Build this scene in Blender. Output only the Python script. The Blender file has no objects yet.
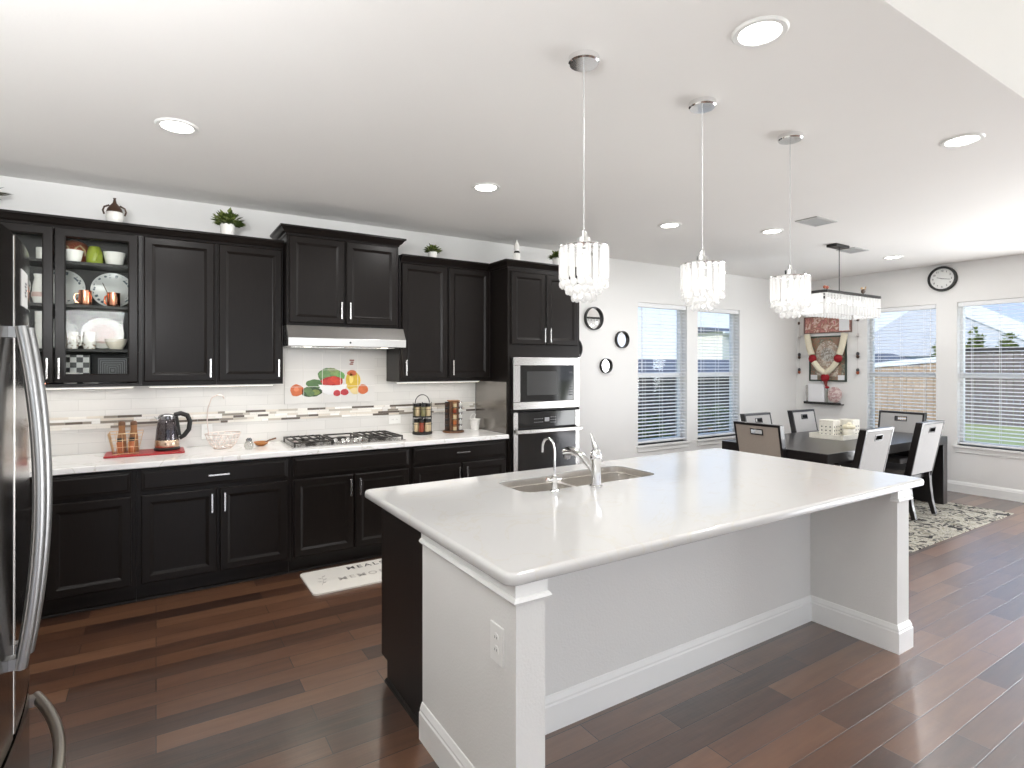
import bpy, bmesh, math, random
from mathutils import Vector, Matrix
random.seed(7)
S = bpy.context.scene
COL = S.collection
PI = math.pi

# ------------------------------------------------------------------ camera
cam_data = bpy.data.cameras.new('camera')
cam = bpy.data.objects.new('camera', cam_data)
COL.objects.link(cam)
cam.location = (0, 0, 1.55)
cam.rotation_euler = (PI / 2, 0, -math.radians(32.24))
cam_data.sensor_fit = 'HORIZONTAL'
cam_data.sensor_width = 36.0
cam_data.lens = 36.0 * 564.3 / 1024.0
cam_data.shift_y = -18.2 / 1024.0
cam_data.clip_start = 0.02
S.camera = cam

# ------------------------------------------------------------------ world, sun, exposure
S.view_settings.view_transform = 'Standard'
S.view_settings.look = 'None'
S.view_settings.exposure = 0.3
S.view_settings.gamma = 1.0
S.view_settings.use_curve_mapping = False
W = bpy.data.worlds.new('sky')
S.world = W
W.use_nodes = True
wn = W.node_tree.nodes
wl = W.node_tree.links
wn.clear()
wo = wn.new('ShaderNodeOutputWorld')
wb = wn.new('ShaderNodeBackground')
wt = wn.new('ShaderNodeTexCoord')
ws = wn.new('ShaderNodeSeparateXYZ')
wr = wn.new('ShaderNodeValToRGB')
wr.color_ramp.elements[0].position = 0.0
wr.color_ramp.elements[0].color = (0.72, 0.79, 0.92, 1)
wr.color_ramp.elements[1].position = 0.6
wr.color_ramp.elements[1].color = (0.22, 0.42, 0.85, 1)
wl.new(wt.outputs['Generated'], ws.inputs[0])
wl.new(ws.outputs['Z'], wr.inputs['Fac'])
wl.new(wr.outputs['Color'], wb.inputs['Color'])
wb.inputs['Strength'].default_value = 1.35
wl.new(wb.outputs[0], wo.inputs['Surface'])


def lamp(name, kind, loc, energy, color=(1, 1, 1), rot=(0, 0, 0), size=None, size_y=None, parent=None, radius=None, spread=None):
    d = bpy.data.lights.new(name, kind)
    d.energy = energy
    d.color = color
    if kind == 'AREA':
        d.shape = 'RECTANGLE' if size_y else 'DISK'
        d.size = size
        if size_y:
            d.size_y = size_y
        if spread:
            d.spread = spread
    if radius is not None:
        d.shadow_soft_size = radius
    o = bpy.data.objects.new(name, d)
    COL.objects.link(o)
    o.location = loc
    o.rotation_euler = rot
    if parent:
        o.parent = parent
    return o


sun = lamp('sun', 'SUN', (0, 0, 20), 3.0, (1.0, 0.95, 0.88))
sun.rotation_euler = Vector((1.0, 0.35, -0.62)).to_track_quat('-Z', 'Y').to_euler()
sun.data.angle = math.radians(0.6)

# room extents
XL, XR, YB, YF = -1.12, 8.33, 5.01, -5.2
ZC, ZH, YSTEP = 2.82, 3.45, 0.97
# daylight through the living room's windows (behind and right of the camera)
PATIO_W, LIVING_W = 272, 95
lamp('daylight_patio_door', 'AREA', (XR + 0.45, -0.3, 0.95), PATIO_W, (0.97, 0.98, 1.0), (0, PI / 2 + math.radians(26), 0), 2.0, 4.4)
lamp('daylight_living_window', 'AREA', (2.2, YF - 0.7, 1.0), LIVING_W, (0.98, 0.985, 1.0), (PI / 2 + math.radians(32), 0, 0), 5.6, 2.2)

# unseen fill lights without any fixture, added to brighten the ceiling
UP_W = 60
lamp('ceiling_fill_light', 'AREA', (-0.72, 0.25, 2.02), UP_W, (0.975, 0.985, 1.0), (PI - math.radians(48), 0, 0), 0.7, 0.7)
lamp('ceiling_fill_light', 'AREA', (-0.62, 0.35, 2.1), 7, (0.975, 0.985, 1.0), (PI - math.radians(64), 0, 0), 0.5, 0.4, spread=math.radians(75))

# ------------------------------------------------------------------ materials


def lin(c):
    c /= 255.0
    return c / 12.92 if c <= 0.04045 else ((c + 0.055) / 1.055) ** 2.4


def rgb(r, g, b):
    return (lin(r), lin(g), lin(b), 1.0)


MATS = {}


def mat(name, col, rough=0.5, metal=0.0, spec=0.5, coat=0.0, noise=0.0, nscale=8.0, bump=0.0, bscale=60.0, stretch=(1, 1, 1), emit=None, estr=0.0, trans=0.0, ior=1.45):
    m = bpy.data.materials.new(name)
    m.use_nodes = True
    nt = m.node_tree
    p = nt.nodes['Principled BSDF']
    p.inputs['Base Color'].default_value = col
    p.inputs['Roughness'].default_value = rough
    p.inputs['Metallic'].default_value = metal
    p.inputs['Specular IOR Level'].default_value = spec
    p.inputs['Coat Weight'].default_value = coat
    p.inputs['Transmission Weight'].default_value = trans
    p.inputs['IOR'].default_value = ior
    if emit:
        p.inputs['Emission Color'].default_value = emit
        p.inputs['Emission Strength'].default_value = estr
    tc = nt.nodes.new('ShaderNodeTexCoord')
    mp = nt.nodes.new('ShaderNodeMapping')
    mp.inputs['Scale'].default_value = stretch
    nt.links.new(tc.outputs['Object'], mp.inputs['Vector'])
    if noise > 0:
        n = nt.nodes.new('ShaderNodeTexNoise')
        n.inputs['Scale'].default_value = nscale
        n.inputs['Detail'].default_value = 4
        nt.links.new(mp.outputs[0], n.inputs['Vector'])
        mx = nt.nodes.new('ShaderNodeMix')
        mx.data_type = 'RGBA'
        mx.inputs[6].default_value = [max(0, c * (1 - noise)) for c in col[:3]] + [1]
        mx.inputs[7].default_value = [min(1, c * (1 + noise)) for c in col[:3]] + [1]
        nt.links.new(n.outputs['Fac'], mx.inputs[0])
        nt.links.new(mx.outputs[2], p.inputs['Base Color'])
    if bump > 0:
        n2 = nt.nodes.new('ShaderNodeTexNoise')
        n2.inputs['Scale'].default_value = bscale
        n2.inputs['Detail'].default_value = 3
        nt.links.new(mp.outputs[0], n2.inputs['Vector'])
        b = nt.nodes.new('ShaderNodeBump')
        b.inputs['Strength'].default_value = bump
        b.inputs['Distance'].default_value = 0.01
        nt.links.new(n2.outputs['Fac'], b.inputs['Height'])
        nt.links.new(b.outputs[0], p.inputs['Normal'])
    MATS[name] = m
    return m


M_wall = mat('wall_paint', rgb(234, 233, 231), 0.75, noise=0.012, nscale=3, bump=0.06, bscale=120)
M_ceil = mat('ceiling_paint', rgb(244, 242, 239), 0.85, noise=0.01, nscale=3, bump=0.05, bscale=90)
M_trim = mat('white_trim', rgb(240, 240, 238), 0.35, noise=0.008)
M_esp = mat('espresso_wood', (0.0105, 0.0082, 0.0072, 1), 0.30, spec=0.2, noise=0.25, nscale=14, stretch=(6, 6, 0.6))
M_esp_low = M_esp
M_inside = mat('cabinet_interior', (0.02, 0.018, 0.017, 1), 0.5, noise=0.1)
M_chrome = mat('chrome', (0.86, 0.86, 0.86, 1), 0.09, 1.0, noise=0.03)
M_nickel = mat('brushed_nickel', (0.72, 0.71, 0.69, 1), 0.24, 1.0, noise=0.04)
M_ss = mat('stainless_steel', (0.46, 0.45, 0.435, 1), 0.27, 1.0, noise=0.06, nscale=5, stretch=(1, 1, 40))
M_ss_h = mat('stainless_brushed', (0.44, 0.43, 0.415, 1), 0.25, 1.0, noise=0.06, nscale=6, stretch=(0.6, 40, 40))
M_panel = mat('steel_splash_panel', (0.33, 0.31, 0.29, 1), 0.22, 1.0, noise=0.08, nscale=5, stretch=(1, 1, 30))
M_fridge = mat('dark_stainless', (0.30, 0.28, 0.26, 1), 0.16, 1.0, noise=0.05, nscale=5, stretch=(1, 1, 40))
M_handle = mat('fridge_handle_steel', (0.37, 0.37, 0.37, 1), 0.38, 1.0, noise=0.04, nscale=6, stretch=(30, 30, 1))
M_bglass = mat('black_glass', (0.012, 0.012, 0.012, 1), 0.06, spec=0.6, noise=0.05)
M_black = mat('black_plastic', (0.012, 0.011, 0.011, 1), 0.4, noise=0.1)
M_iron = mat('cast_iron', (0.03, 0.026, 0.023, 1), 0.45, noise=0.2)
M_white = mat('white_ceramic', rgb(240, 238, 233), 0.25, noise=0.01)
M_whitep = mat('white_plastic', rgb(238, 238, 235), 0.4, noise=0.01)
M_copper = mat('copper', (0.85, 0.36, 0.22, 1), 0.2, 1.0, noise=0.05)
M_red = mat('red_tray', rgb(168, 38, 42), 0.35, noise=0.08)
M_wood = mat('light_wood', rgb(150, 104, 66), 0.5, noise=0.2, nscale=20, stretch=(8, 8, 1))
M_woodb = mat('brown_wood', rgb(104, 70, 46), 0.45, noise=0.25, nscale=20, stretch=(8, 8, 1))
M_amber = mat('amber_spice', rgb(172, 96, 52), 0.3, noise=0.3, nscale=40)
M_green_dk = mat('leaf_green', rgb(62, 78, 30), 0.5, noise=0.35, nscale=30)
M_green_lt = mat('leaf_pale', rgb(120, 132, 70), 0.5, noise=0.3, nscale=30)
M_lime = mat('lime_glaze', rgb(150, 165, 50), 0.25, noise=0.1)
M_brown = mat('brown_glaze', rgb(70, 50, 38), 0.35, noise=0.25)
M_fab = mat('grey_chair_fabric', rgb(172, 170, 168), 0.85, noise=0.06, nscale=60, bump=0.15, bscale=300)
M_taupe = mat('taupe_chair_fabric', rgb(158, 147, 137), 0.85, noise=0.06, nscale=60, bump=0.15, bscale=300)
M_seat = mat('dark_seat_fabric', rgb(84, 80, 78), 0.6, noise=0.06, nscale=60)
M_dark = mat('dark_table_wood', (0.012, 0.010, 0.010, 1), 0.3, coat=0.2, noise=0.3, nscale=12, stretch=(1, 10, 10))
M_mirror = mat('mirror_glass', (0.92, 0.92, 0.92, 1), 0.02, 1.0, noise=0.0)
M_slat = mat('blind_slat', rgb(236, 237, 238), 0.45, noise=0.01)
M_lensw = mat('light_lens', (1, 1, 1, 1), 0.5, emit=(1, 0.96, 0.9, 1), estr=14.0)
M_bulb = mat('bulb', (1, 1, 1, 1), 0.5, emit=(1, 0.95, 0.87, 1), estr=7.0)
M_ledw = mat('led_strip', (1, 1, 1, 1), 0.5, emit=(1, 0.93, 0.82, 1), estr=2.0)
M_vent = mat('vent_grey', rgb(190, 190, 188), 0.5, noise=0.03)
M_terra = mat('terracotta_glaze', rgb(150, 78, 50), 0.45, noise=0.2)
M_tan = mat('tan_rope', rgb(178, 150, 112), 0.7, noise=0.2)
M_cream = mat('cream_ceramic', rgb(236, 228, 212), 0.3, noise=0.02)
M_jar = mat('clear_plastic', (0.85, 0.84, 0.80, 1), 0.12, noise=0.03)
M_grey = mat('grey_print', rgb(150, 150, 152), 0.5, noise=0.1)
M_pink = mat('pinkish_pattern', rgb(206, 176, 168), 0.35, noise=0.3, nscale=25)
M_rose = mat('red_flower', rgb(150, 24, 34), 0.7, noise=0.3, nscale=80)
M_garl = mat('cream_garland', rgb(232, 224, 200), 0.8, noise=0.12, nscale=80, bump=0.6, bscale=90)
M_lash = mat('slate_grey_print', rgb(70, 70, 74), 0.6, noise=0.1)
M_hinge = mat('dark_chrome', (0.35, 0.35, 0.36, 1), 0.2, 1.0, noise=0.05)


def nodes_mat(name):
    m = bpy.data.materials.new(name)
    m.use_nodes = True
    nt = m.node_tree
    return m, nt, nt.nodes['Principled BSDF'], nt.nodes.new, nt.links.new


def ramp(nt, stops, fac, interp='LINEAR'):
    r = nt.nodes.new('ShaderNodeValToRGB')
    r.color_ramp.interpolation = interp
    els = r.color_ramp.elements
    while len(els) < len(stops):
        els.new(0.5)
    for e, (p, c) in zip(els, stops):
        e.position = p
        e.color = c
    nt.links.new(fac, r.inputs['Fac'])
    return r.outputs['Color']


def m_floor():
    m, nt, p, N, L = nodes_mat('hardwood_planks')
    tc = N('ShaderNodeTexCoord')
    br = N('ShaderNodeTexBrick')
    br.offset = 0.37
    br.offset_frequency = 2
    br.inputs['Scale'].default_value = 1.0
    br.inputs['Brick Width'].default_value = 0.95
    br.inputs['Row Height'].default_value = 0.127
    br.inputs['Mortar Size'].default_value = 0.0022
    br.inputs['Mortar Smooth'].default_value = 0.3
    br.inputs['Bias'].default_value = 0.0
    br.inputs['Color1'].default_value = (0, 0, 0, 1)
    br.inputs['Color2'].default_value = (1, 1, 1, 1)
    br.inputs['Mortar'].default_value = (0.5, 0.5, 0.5, 1)
    L(tc.outputs['Object'], br.inputs['Vector'])
    mp = N('ShaderNodeMapping')
    mp.inputs['Scale'].default_value = (1.2, 9, 1)
    L(tc.outputs['Object'], mp.inputs['Vector'])
    n = N('ShaderNodeTexNoise')
    n.inputs['Scale'].default_value = 3.0
    n.inputs['Detail'].default_value = 6
    L(mp.outputs[0], n.inputs['Vector'])
    add = N('ShaderNodeMath'); add.operation = 'MULTIPLY_ADD'
    L(n.outputs['Fac'], add.inputs[0]); add.inputs[1].default_value = 0.5
    sep = N('ShaderNodeSeparateColor')
    L(br.outputs['Color'], sep.inputs[0])
    mul = N('ShaderNodeMath'); mul.operation = 'MULTIPLY'; mul.inputs[1].default_value = 0.72
    L(sep.outputs[0], mul.inputs[0]); L(mul.outputs[0], add.inputs[2])
    c = ramp(nt, [(0.18, (0.022, 0.0095, 0.0055, 1)), (0.42, (0.066, 0.027, 0.0140, 1)), (0.68, (0.118, 0.050, 0.024, 1)), (0.95, (0.175, 0.082, 0.041, 1))], add.outputs[0])
    mx = N('ShaderNodeMix'); mx.data_type = 'RGBA'
    L(br.outputs['Fac'], mx.inputs[0]); L(c, mx.inputs[6]); mx.inputs[7].default_value = (0.010, 0.005, 0.004, 1)
    L(mx.outputs[2], p.inputs['Base Color'])
    p.inputs['Roughness'].default_value = 0.36
    p.inputs['Specular IOR Level'].default_value = 0.7
    p.inputs['Coat Weight'].default_value = 1.0
    p.inputs['Coat IOR'].default_value = 1.7
    p.inputs['Coat Roughness'].default_value = 0.27
    # hand-scraped ripple across the grain
    mp2 = N('ShaderNodeMapping'); mp2.inputs['Scale'].default_value = (10, 2.0, 1)
    L(tc.outputs['Object'], mp2.inputs['Vector'])
    n2 = N('ShaderNodeTexNoise'); n2.inputs['Scale'].default_value = 4.0; n2.inputs['Detail'].default_value = 2
    L(mp2.outputs[0], n2.inputs['Vector'])
    mp3 = N('ShaderNodeMapping'); mp3.inputs['Scale'].default_value = (0.8, 22, 1)
    L(tc.outputs['Object'], mp3.inputs['Vector'])
    n3 = N('ShaderNodeTexNoise'); n3.inputs['Scale'].default_value = 4.0; n3.inputs['Detail'].default_value = 2
    L(mp3.outputs[0], n3.inputs['Vector'])
    s0 = N('ShaderNodeMath'); s0.operation = 'ADD'
    L(n2.outputs['Fac'], s0.inputs[0]); L(n3.outputs['Fac'], s0.inputs[1])
    inv = N('ShaderNodeMath'); inv.operation = 'MULTIPLY'; inv.inputs[1].default_value = -1.2
    L(br.outputs['Fac'], inv.inputs[0])
    s1 = N('ShaderNodeMath'); s1.operation = 'MULTIPLY_ADD'; s1.inputs[1].default_value = 0.22
    L(s0.outputs[0], s1.inputs[0]); L(inv.outputs[0], s1.inputs[2])
    b = N('ShaderNodeBump'); b.inputs['Strength'].default_value = 0.4; b.inputs['Distance'].default_value = 0.006
    L(s1.outputs[0], b.inputs['Height']); L(b.outputs[0], p.inputs['Normal'])
    L(b.outputs[0], p.inputs['Coat Normal'])
    return m


def m_tile():
    m, nt, p, N, L = nodes_mat('backsplash_tile')
    tc = N('ShaderNodeTexCoord'); mp = N('ShaderNodeMapping')
    mp.inputs['Rotation'].default_value = (-PI / 2, 0, 0)
    L(tc.outputs['Object'], mp.inputs['Vector'])
    br = N('ShaderNodeTexBrick')
    br.offset = 0.5
    br.inputs['Scale'].default_value = 1.0
    br.inputs['Brick Width'].default_value = 0.31
    br.inputs['Row Height'].default_value = 0.077
    br.inputs['Mortar Size'].default_value = 0.0015
    br.inputs['Mortar Smooth'].default_value = 0.2
    br.inputs['Color1'].default_value = rgb(222, 220, 216)
    br.inputs['Color2'].default_value = rgb(214, 212, 208)
    br.inputs['Mortar'].default_value = rgb(200, 198, 194)
    L(mp.outputs[0], br.inputs['Vector'])
    L(br.outputs['Color'], p.inputs['Base Color'])
    p.inputs['Roughness'].default_value = 0.25
    b = N('ShaderNodeBump'); b.inputs['Strength'].default_value = 0.3; b.inputs['Distance'].default_value = 0.003; b.invert = True
    L(br.outputs['Fac'], b.inputs['Height']); L(b.outputs[0], p.inputs['Normal'])
    return m


def m_quartz(name, vein, base=240):
    m, nt, p, N, L = nodes_mat(name)
    tc = N('ShaderNodeTexCoord')
    n = N('ShaderNodeTexNoise'); n.inputs['Scale'].default_value = 2.2; n.inputs['Detail'].default_value = 8; n.inputs['Distortion'].default_value = 1.6
    L(tc.outputs['Object'], n.inputs['Vector'])
    a = rgb(base, base - 1, base - 3); v = rgb(base - vein, base - 3 - vein, base - 10 - vein)
    c = ramp(nt, [(0.0, a), (0.485, a), (0.5, v), (0.515, a), (1.0, a)], n.outputs['Fac'])
    L(c, p.inputs['Base Color'])
    p.inputs['Roughness'].default_value = 0.1
    p.inputs['Specular IOR Level'].default_value = 0.55
    return m


def m_rug():
    m, nt, p, N, L = nodes_mat('patterned_rug')
    tc = N('ShaderNodeTexCoord')
    n = N('ShaderNodeTexNoise'); n.inputs['Scale'].default_value = 9; n.inputs['Detail'].default_value = 3; n.inputs['Distortion'].default_value = 1.2
    L(tc.outputs['Object'], n.inputs['Vector'])
    v = N('ShaderNodeTexVoronoi'); v.inputs['Scale'].default_value = 5
    L(tc.outputs['Object'], v.inputs['Vector'])
    cr = rgb(212, 208, 198); dk = rgb(40, 37, 36); ol = rgb(132, 126, 98); rd = rgb(96, 58, 56); gy = rgb(140, 142, 138)
    c1 = ramp(nt, [(0.0, dk), (0.405, dk), (0.42, cr), (0.47, cr), (0.485, ol), (0.505, cr), (0.535, cr), (0.55, gy), (0.575, cr), (0.60, cr), (0.615, dk), (0.67, dk), (0.69, rd)], n.outputs['Fac'])
    c2 = ramp(nt, [(0.0, ol), (0.14, ol), (0.18, cr), (0.25, cr), (0.28, dk), (0.33, dk), (0.36, cr), (1.0, cr)], v.outputs['Distance'])
    mx = N('ShaderNodeMix'); mx.data_type = 'RGBA'; mx.blend_type = 'MULTIPLY'; mx.inputs[0].default_value = 0.8
    L(c1, mx.inputs[6]); L(c2, mx.inputs[7]); L(mx.outputs[2], p.inputs['Base Color'])
    p.inputs['Roughness'].default_value = 0.95
    return m


def schlick(nt, f0=0.04):
    N, L = nt.nodes.new, nt.links.new
    lw = N('ShaderNodeLayerWeight'); lw.inputs['Blend'].default_value = 0.5
    pw = N('ShaderNodeMath'); pw.operation = 'POWER'; pw.inputs[1].default_value = 5.0
    L(lw.outputs['Facing'], pw.inputs[0])
    ma = N('ShaderNodeMath'); ma.operation = 'MULTIPLY_ADD'; ma.inputs[1].default_value = 1 - f0; ma.inputs[2].default_value = f0
    L(pw.outputs[0], ma.inputs[0])
    return ma.outputs[0]


def m_crystal():
    m = bpy.data.materials.new('crystal')
    m.use_nodes = True
    nt = m.node_tree
    nt.nodes.clear()
    N = nt.nodes.new
    L = nt.links.new
    o = N('ShaderNodeOutputMaterial')
    tr = N('ShaderNodeBsdfTransparent'); tr.inputs[0].default_value = (0.97, 0.97, 0.97, 1)
    tl = N('ShaderNodeBsdfTranslucent'); tl.inputs[0].default_value = (0.97, 0.97, 0.96, 1)
    di = N('ShaderNodeBsdfDiffuse'); di.inputs[0].default_value = (0.92, 0.92, 0.92, 1)
    gl = N('ShaderNodeBsdfGlossy'); gl.inputs['Roughness'].default_value = 0.05
    m1 = N('ShaderNodeMixShader'); m1.inputs[0].default_value = 0.5
    m2 = N('ShaderNodeMixShader'); m2.inputs[0].default_value = 0.3
    m3 = N('ShaderNodeMixShader')
    fr = schlick(nt, 0.06)
    L(tl.outputs[0], m1.inputs[1]); L(di.outputs[0], m1.inputs[2])
    L(m1.outputs[0], m2.inputs[1]); L(tr.outputs[0], m2.inputs[2])
    L(fr, m3.inputs[0]); L(m2.outputs[0], m3.inputs[1]); L(gl.outputs[0], m3.inputs[2])
    L(m3.outputs[0], o.inputs[0])
    return m


def m_pane(name, tint=(1, 1, 1, 1), ior=1.45):
    m = bpy.data.materials.new(name)
    m.use_nodes = True
    nt = m.node_tree
    nt.nodes.clear()
    N = nt.nodes.new
    L = nt.links.new
    o = N('ShaderNodeOutputMaterial')
    tr = N('ShaderNodeBsdfTransparent'); tr.inputs[0].default_value = tint
    gl = N('ShaderNodeBsdfGlossy'); gl.inputs['Roughness'].default_value = 0.02
    fr = schlick(nt, ((ior - 1) / (ior + 1)) ** 2)
    mx = N('ShaderNodeMixShader')
    L(fr, mx.inputs[0]); L(tr.outputs[0], mx.inputs[1]); L(gl.outputs[0], mx.inputs[2])
    L(mx.outputs[0], o.inputs[0])
    return m


def m_checker(name, c1, c2, scale):
    m, nt, p, N, L = nodes_mat(name)
    tc = N('ShaderNodeTexCoord'); k = N('ShaderNodeTexChecker')
    k.inputs['Scale'].default_value = scale
    k.inputs['Color1'].default_value = c1; k.inputs['Color2'].default_value = c2
    L(tc.outputs['Object'], k.inputs['Vector']); L(k.outputs['Color'], p.inputs['Base Color'])
    p.inputs['Roughness'].default_value = 0.35
    return m


def m_picture(name, cols, scale, rows=(1, 1, 1)):
    m, nt, p, N, L = nodes_mat(name)
    tc = N('ShaderNodeTexCoord'); mp = N('ShaderNodeMapping'); mp.inputs['Scale'].default_value = rows
    L(tc.outputs['Object'], mp.inputs['Vector'])
    n = N('ShaderNodeTexNoise'); n.inputs['Scale'].default_value = scale; n.inputs['Detail'].default_value = 3; n.inputs['Distortion'].default_value = 0.8
    L(mp.outputs[0], n.inputs['Vector'])
    k = len(cols)
    c = ramp(nt, [(0.32 + 0.36 * i / (k - 1), cc) for i, cc in enumerate(cols)], n.outputs['Fac'])
    L(c, p.inputs['Base Color'])
    p.inputs['Roughness'].default_value = 0.3
    return m


def m_rings(name, base, dot, freq, r0=None, r1=None):
    """white glaze with small marks; with r0..r1 the marks stay in a band round the rim (local XY radius)"""
    m, nt, p, N, L = nodes_mat(name)
    tc = N('ShaderNodeTexCoord'); v = N('ShaderNodeTexVoronoi'); v.inputs['Scale'].default_value = freq
    L(tc.outputs['Object'], v.inputs['Vector'])
    c = ramp(nt, [(0.0, dot), (0.36, dot), (0.46, base)], v.outputs['Distance'])
    if r0:
        sx = N('ShaderNodeSeparateXYZ'); L(tc.outputs['Object'], sx.inputs[0])
        cx = N('ShaderNodeCombineXYZ'); L(sx.outputs['X'], cx.inputs['X']); L(sx.outputs['Y'], cx.inputs['Y'])
        ln = N('ShaderNodeVectorMath'); ln.operation = 'LENGTH'; L(cx.outputs[0], ln.inputs[0])
        g = N('ShaderNodeMath'); g.operation = 'GREATER_THAN'; g.inputs[1].default_value = r0; L(ln.outputs['Value'], g.inputs[0])
        h = N('ShaderNodeMath'); h.operation = 'LESS_THAN'; h.inputs[1].default_value = r1; L(ln.outputs['Value'], h.inputs[0])
        k = N('ShaderNodeMath'); k.operation = 'MULTIPLY'; L(g.outputs[0], k.inputs[0]); L(h.outputs[0], k.inputs[1])
        mx = N('ShaderNodeMix'); mx.data_type = 'RGBA'
        L(k.outputs[0], mx.inputs[0]); mx.inputs[6].default_value = base; L(c, mx.inputs[7])
        c = mx.outputs[2]
    L(c, p.inputs['Base Color'])
    p.inputs['Roughness'].default_value = 0.25
    return m


M_floor = m_floor()
M_tile = m_tile()
M_q_isl = m_quartz('white_quartz', 1, 200)
M_q_back = m_quartz('veined_quartz', 24)
M_rug = m_rug()
M_crys = m_crystal()
M_glass = m_pane('window_glass', (0.96, 0.98, 0.98, 1))
M_cabglass = m_pane('cabinet_glass', (0.96, 0.97, 0.96, 1), 1.15)
M_clear = m_pane('clear_glass', (0.9, 0.9, 0.89, 1), 1.5)
M_check = m_checker('black_white_check', (0.02, 0.02, 0.02, 1), (0.8, 0.8, 0.78, 1), 28)
M_rim = m_rings('dotted_rim', rgb(226, 228, 226), rgb(96, 108, 116), 46, 0.094, 0.116)
M_polka = m_rings('dotted_white', rgb(240, 238, 233), rgb(150, 128, 110), 62)


# ------------------------------------------------------------------ mesh helpers


class MB:
    def __init__(self):
        self.v = []
        self.f = []
        self.mi = []
        self.cm = 0

    def add(self, vs, fs):
        o = len(self.v)
        self.v += [tuple(v) for v in vs]
        for f in fs:
            self.f.append([i + o for i in f])
            self.mi.append(self.cm)

    def box(self, x0, x1, y0, y1, z0, z1):
        x0, x1 = sorted((x0, x1)); y0, y1 = sorted((y0, y1)); z0, z1 = sorted((z0, z1))
        self.add([(x0, y0, z0), (x1, y0, z0), (x1, y1, z0), (x0, y1, z0), (x0, y0, z1), (x1, y0, z1), (x1, y1, z1), (x0, y1, z1)],
                 [(0, 3, 2, 1), (4, 5, 6, 7), (0, 1, 5, 4), (1, 2, 6, 5), (2, 3, 7, 6), (3, 0, 4, 7)])
        return self

    def prism(self, poly, axis, a, b):
        """extrude a 2D polygon along axis ('x','y','z') from a to b"""
        n = len(poly)

        def P(u, w, t):
            return {'x': (t, u, w), 'y': (u, t, w), 'z': (u, w, t)}[axis]
        vs = [P(u, w, a) for u, w in poly] + [P(u, w, b) for u, w in poly]
        fs = [list(range(n))[::-1], list(range(n, 2 * n))] + [(i, (i + 1) % n, n + (i + 1) % n, n + i) for i in range(n)]
        self.add(vs, fs)
        return self

    def lathe(self, prof, c=(0, 0, 0), seg=24, axis='z', caps=True):
        """prof: list of (r, h) from bottom to top"""
        vs = []
        for r, h in prof:
            for k in range(seg):
                a = 2 * PI * k / seg
                u, w = r * math.cos(a), r * math.sin(a)
                if axis == 'z':
                    q = (u, w, h)
                elif axis == 'y':
                    q = (u, h, w)
                else:
                    q = (h, u, w)
                vs.append((q[0] + c[0], q[1] + c[1], q[2] + c[2]))
        fs = []
        for i in range(len(prof) - 1):
            for k in range(seg):
                k2 = (k + 1) % seg
                fs.append((i * seg + k, i * seg + k2, (i + 1) * seg + k2, (i + 1) * seg + k))
        if caps:
            if prof[0][0] > 1e-5:
                fs.append(tuple(range(seg))[::-1])
            if prof[-1][0] > 1e-5:
                fs.append(tuple(range((len(prof) - 1) * seg, len(prof) * seg)))
        self.add(vs, fs)
        return self

    def tube(self, path, r, seg=8, closed=False, sx=1.0, sy=1.0):
        """swept tube, r float or list"""
        pts = [Vector(p) for p in path]
        n = len(pts)
        rs = r if isinstance(r, (list, tuple)) else [r] * n
        vs = []
        up = None
        for i, p in enumerate(pts):
            if closed:
                t = (pts[(i + 1) % n] - pts[i - 1]).normalized()
            else:
                t = (pts[min(i + 1, n - 1)] - pts[max(i - 1, 0)]).normalized()
            if up is None:
                a = Vector((0, 0, 1)) if abs(t.z) < 0.9 else Vector((0, 1, 0))
                up = (a - t * a.dot(t)).normalized()
            else:
                up = (up - t * up.dot(t)).normalized()
            sd = t.cross(up)
            for k in range(seg):
                a = 2 * PI * (k + 0.5) / seg
                vs.append(p + (up * math.cos(a) * sx + sd * math.sin(a) * sy) * rs[i])
        fs = []
        for i in range(n if closed else n - 1):
            j = (i + 1) % n
            for k in range(seg):
                k2 = (k + 1) % seg
                fs.append((i * seg + k, i * seg + k2, j * seg + k2, j * seg + k))
        if not closed:
            fs.append(tuple(range(seg))[::-1])
            fs.append(tuple(range((n - 1) * seg, n * seg)))
        self.add(vs, fs)
        return self

    def ball(self, c, r, sx=1, sy=1, sz=1, seg=12, rings=7):
        prof = [(max(1e-6, r * math.sin(PI * i / rings)), -r * math.cos(PI * i / rings)) for i in range(rings + 1)]
        o = len(self.v)
        self.lathe(prof, (0, 0, 0), seg, caps=False)
        for i in range(o, len(self.v)):
            v = self.v[i]
            self.v[i] = (v[0] * sx + c[0], v[1] * sy + c[1], v[2] * sz + c[2])
        return self

    def panel(self, x0, x1, z0, z1, yf, t=0.02, stile=0.052, raised=True):
        """raised-panel door or drawer front whose face looks towards -Y"""
        def loop(ins, d):
            return [(x0 + ins, yf + d, z0 + ins), (x1 - ins, yf + d, z0 + ins), (x1 - ins, yf + d, z1 - ins), (x0 + ins, yf + d, z1 - ins)]
        if raised:
            steps = [(0, t), (0, 0.007), (0.007, 0), (stile - 0.004, 0.0), (stile, 0.002), (stile + 0.013, 0.0095), (stile + 0.017, 0.0105), (stile + 0.019, 0.0105)]
        else:
            steps = [(0, t), (0, 0.007), (0.007, 0.004), (0.012, 0.004), (0.022, 0.0)]
        vs = []
        for s in steps:
            vs += loop(*s)
        fs = [(3, 2, 1, 0)][::-1]
        for i in range(len(steps) - 1):
            for k in range(4):
                k2 = (k + 1) % 4
                fs.append((i * 4 + k, i * 4 + k2, (i + 1) * 4 + k2, (i + 1) * 4 + k))
        b = (len(steps) - 1) * 4
        fs.append((b, b + 1, b + 2, b + 3))
        self.add(vs, fs)
        return self

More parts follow.
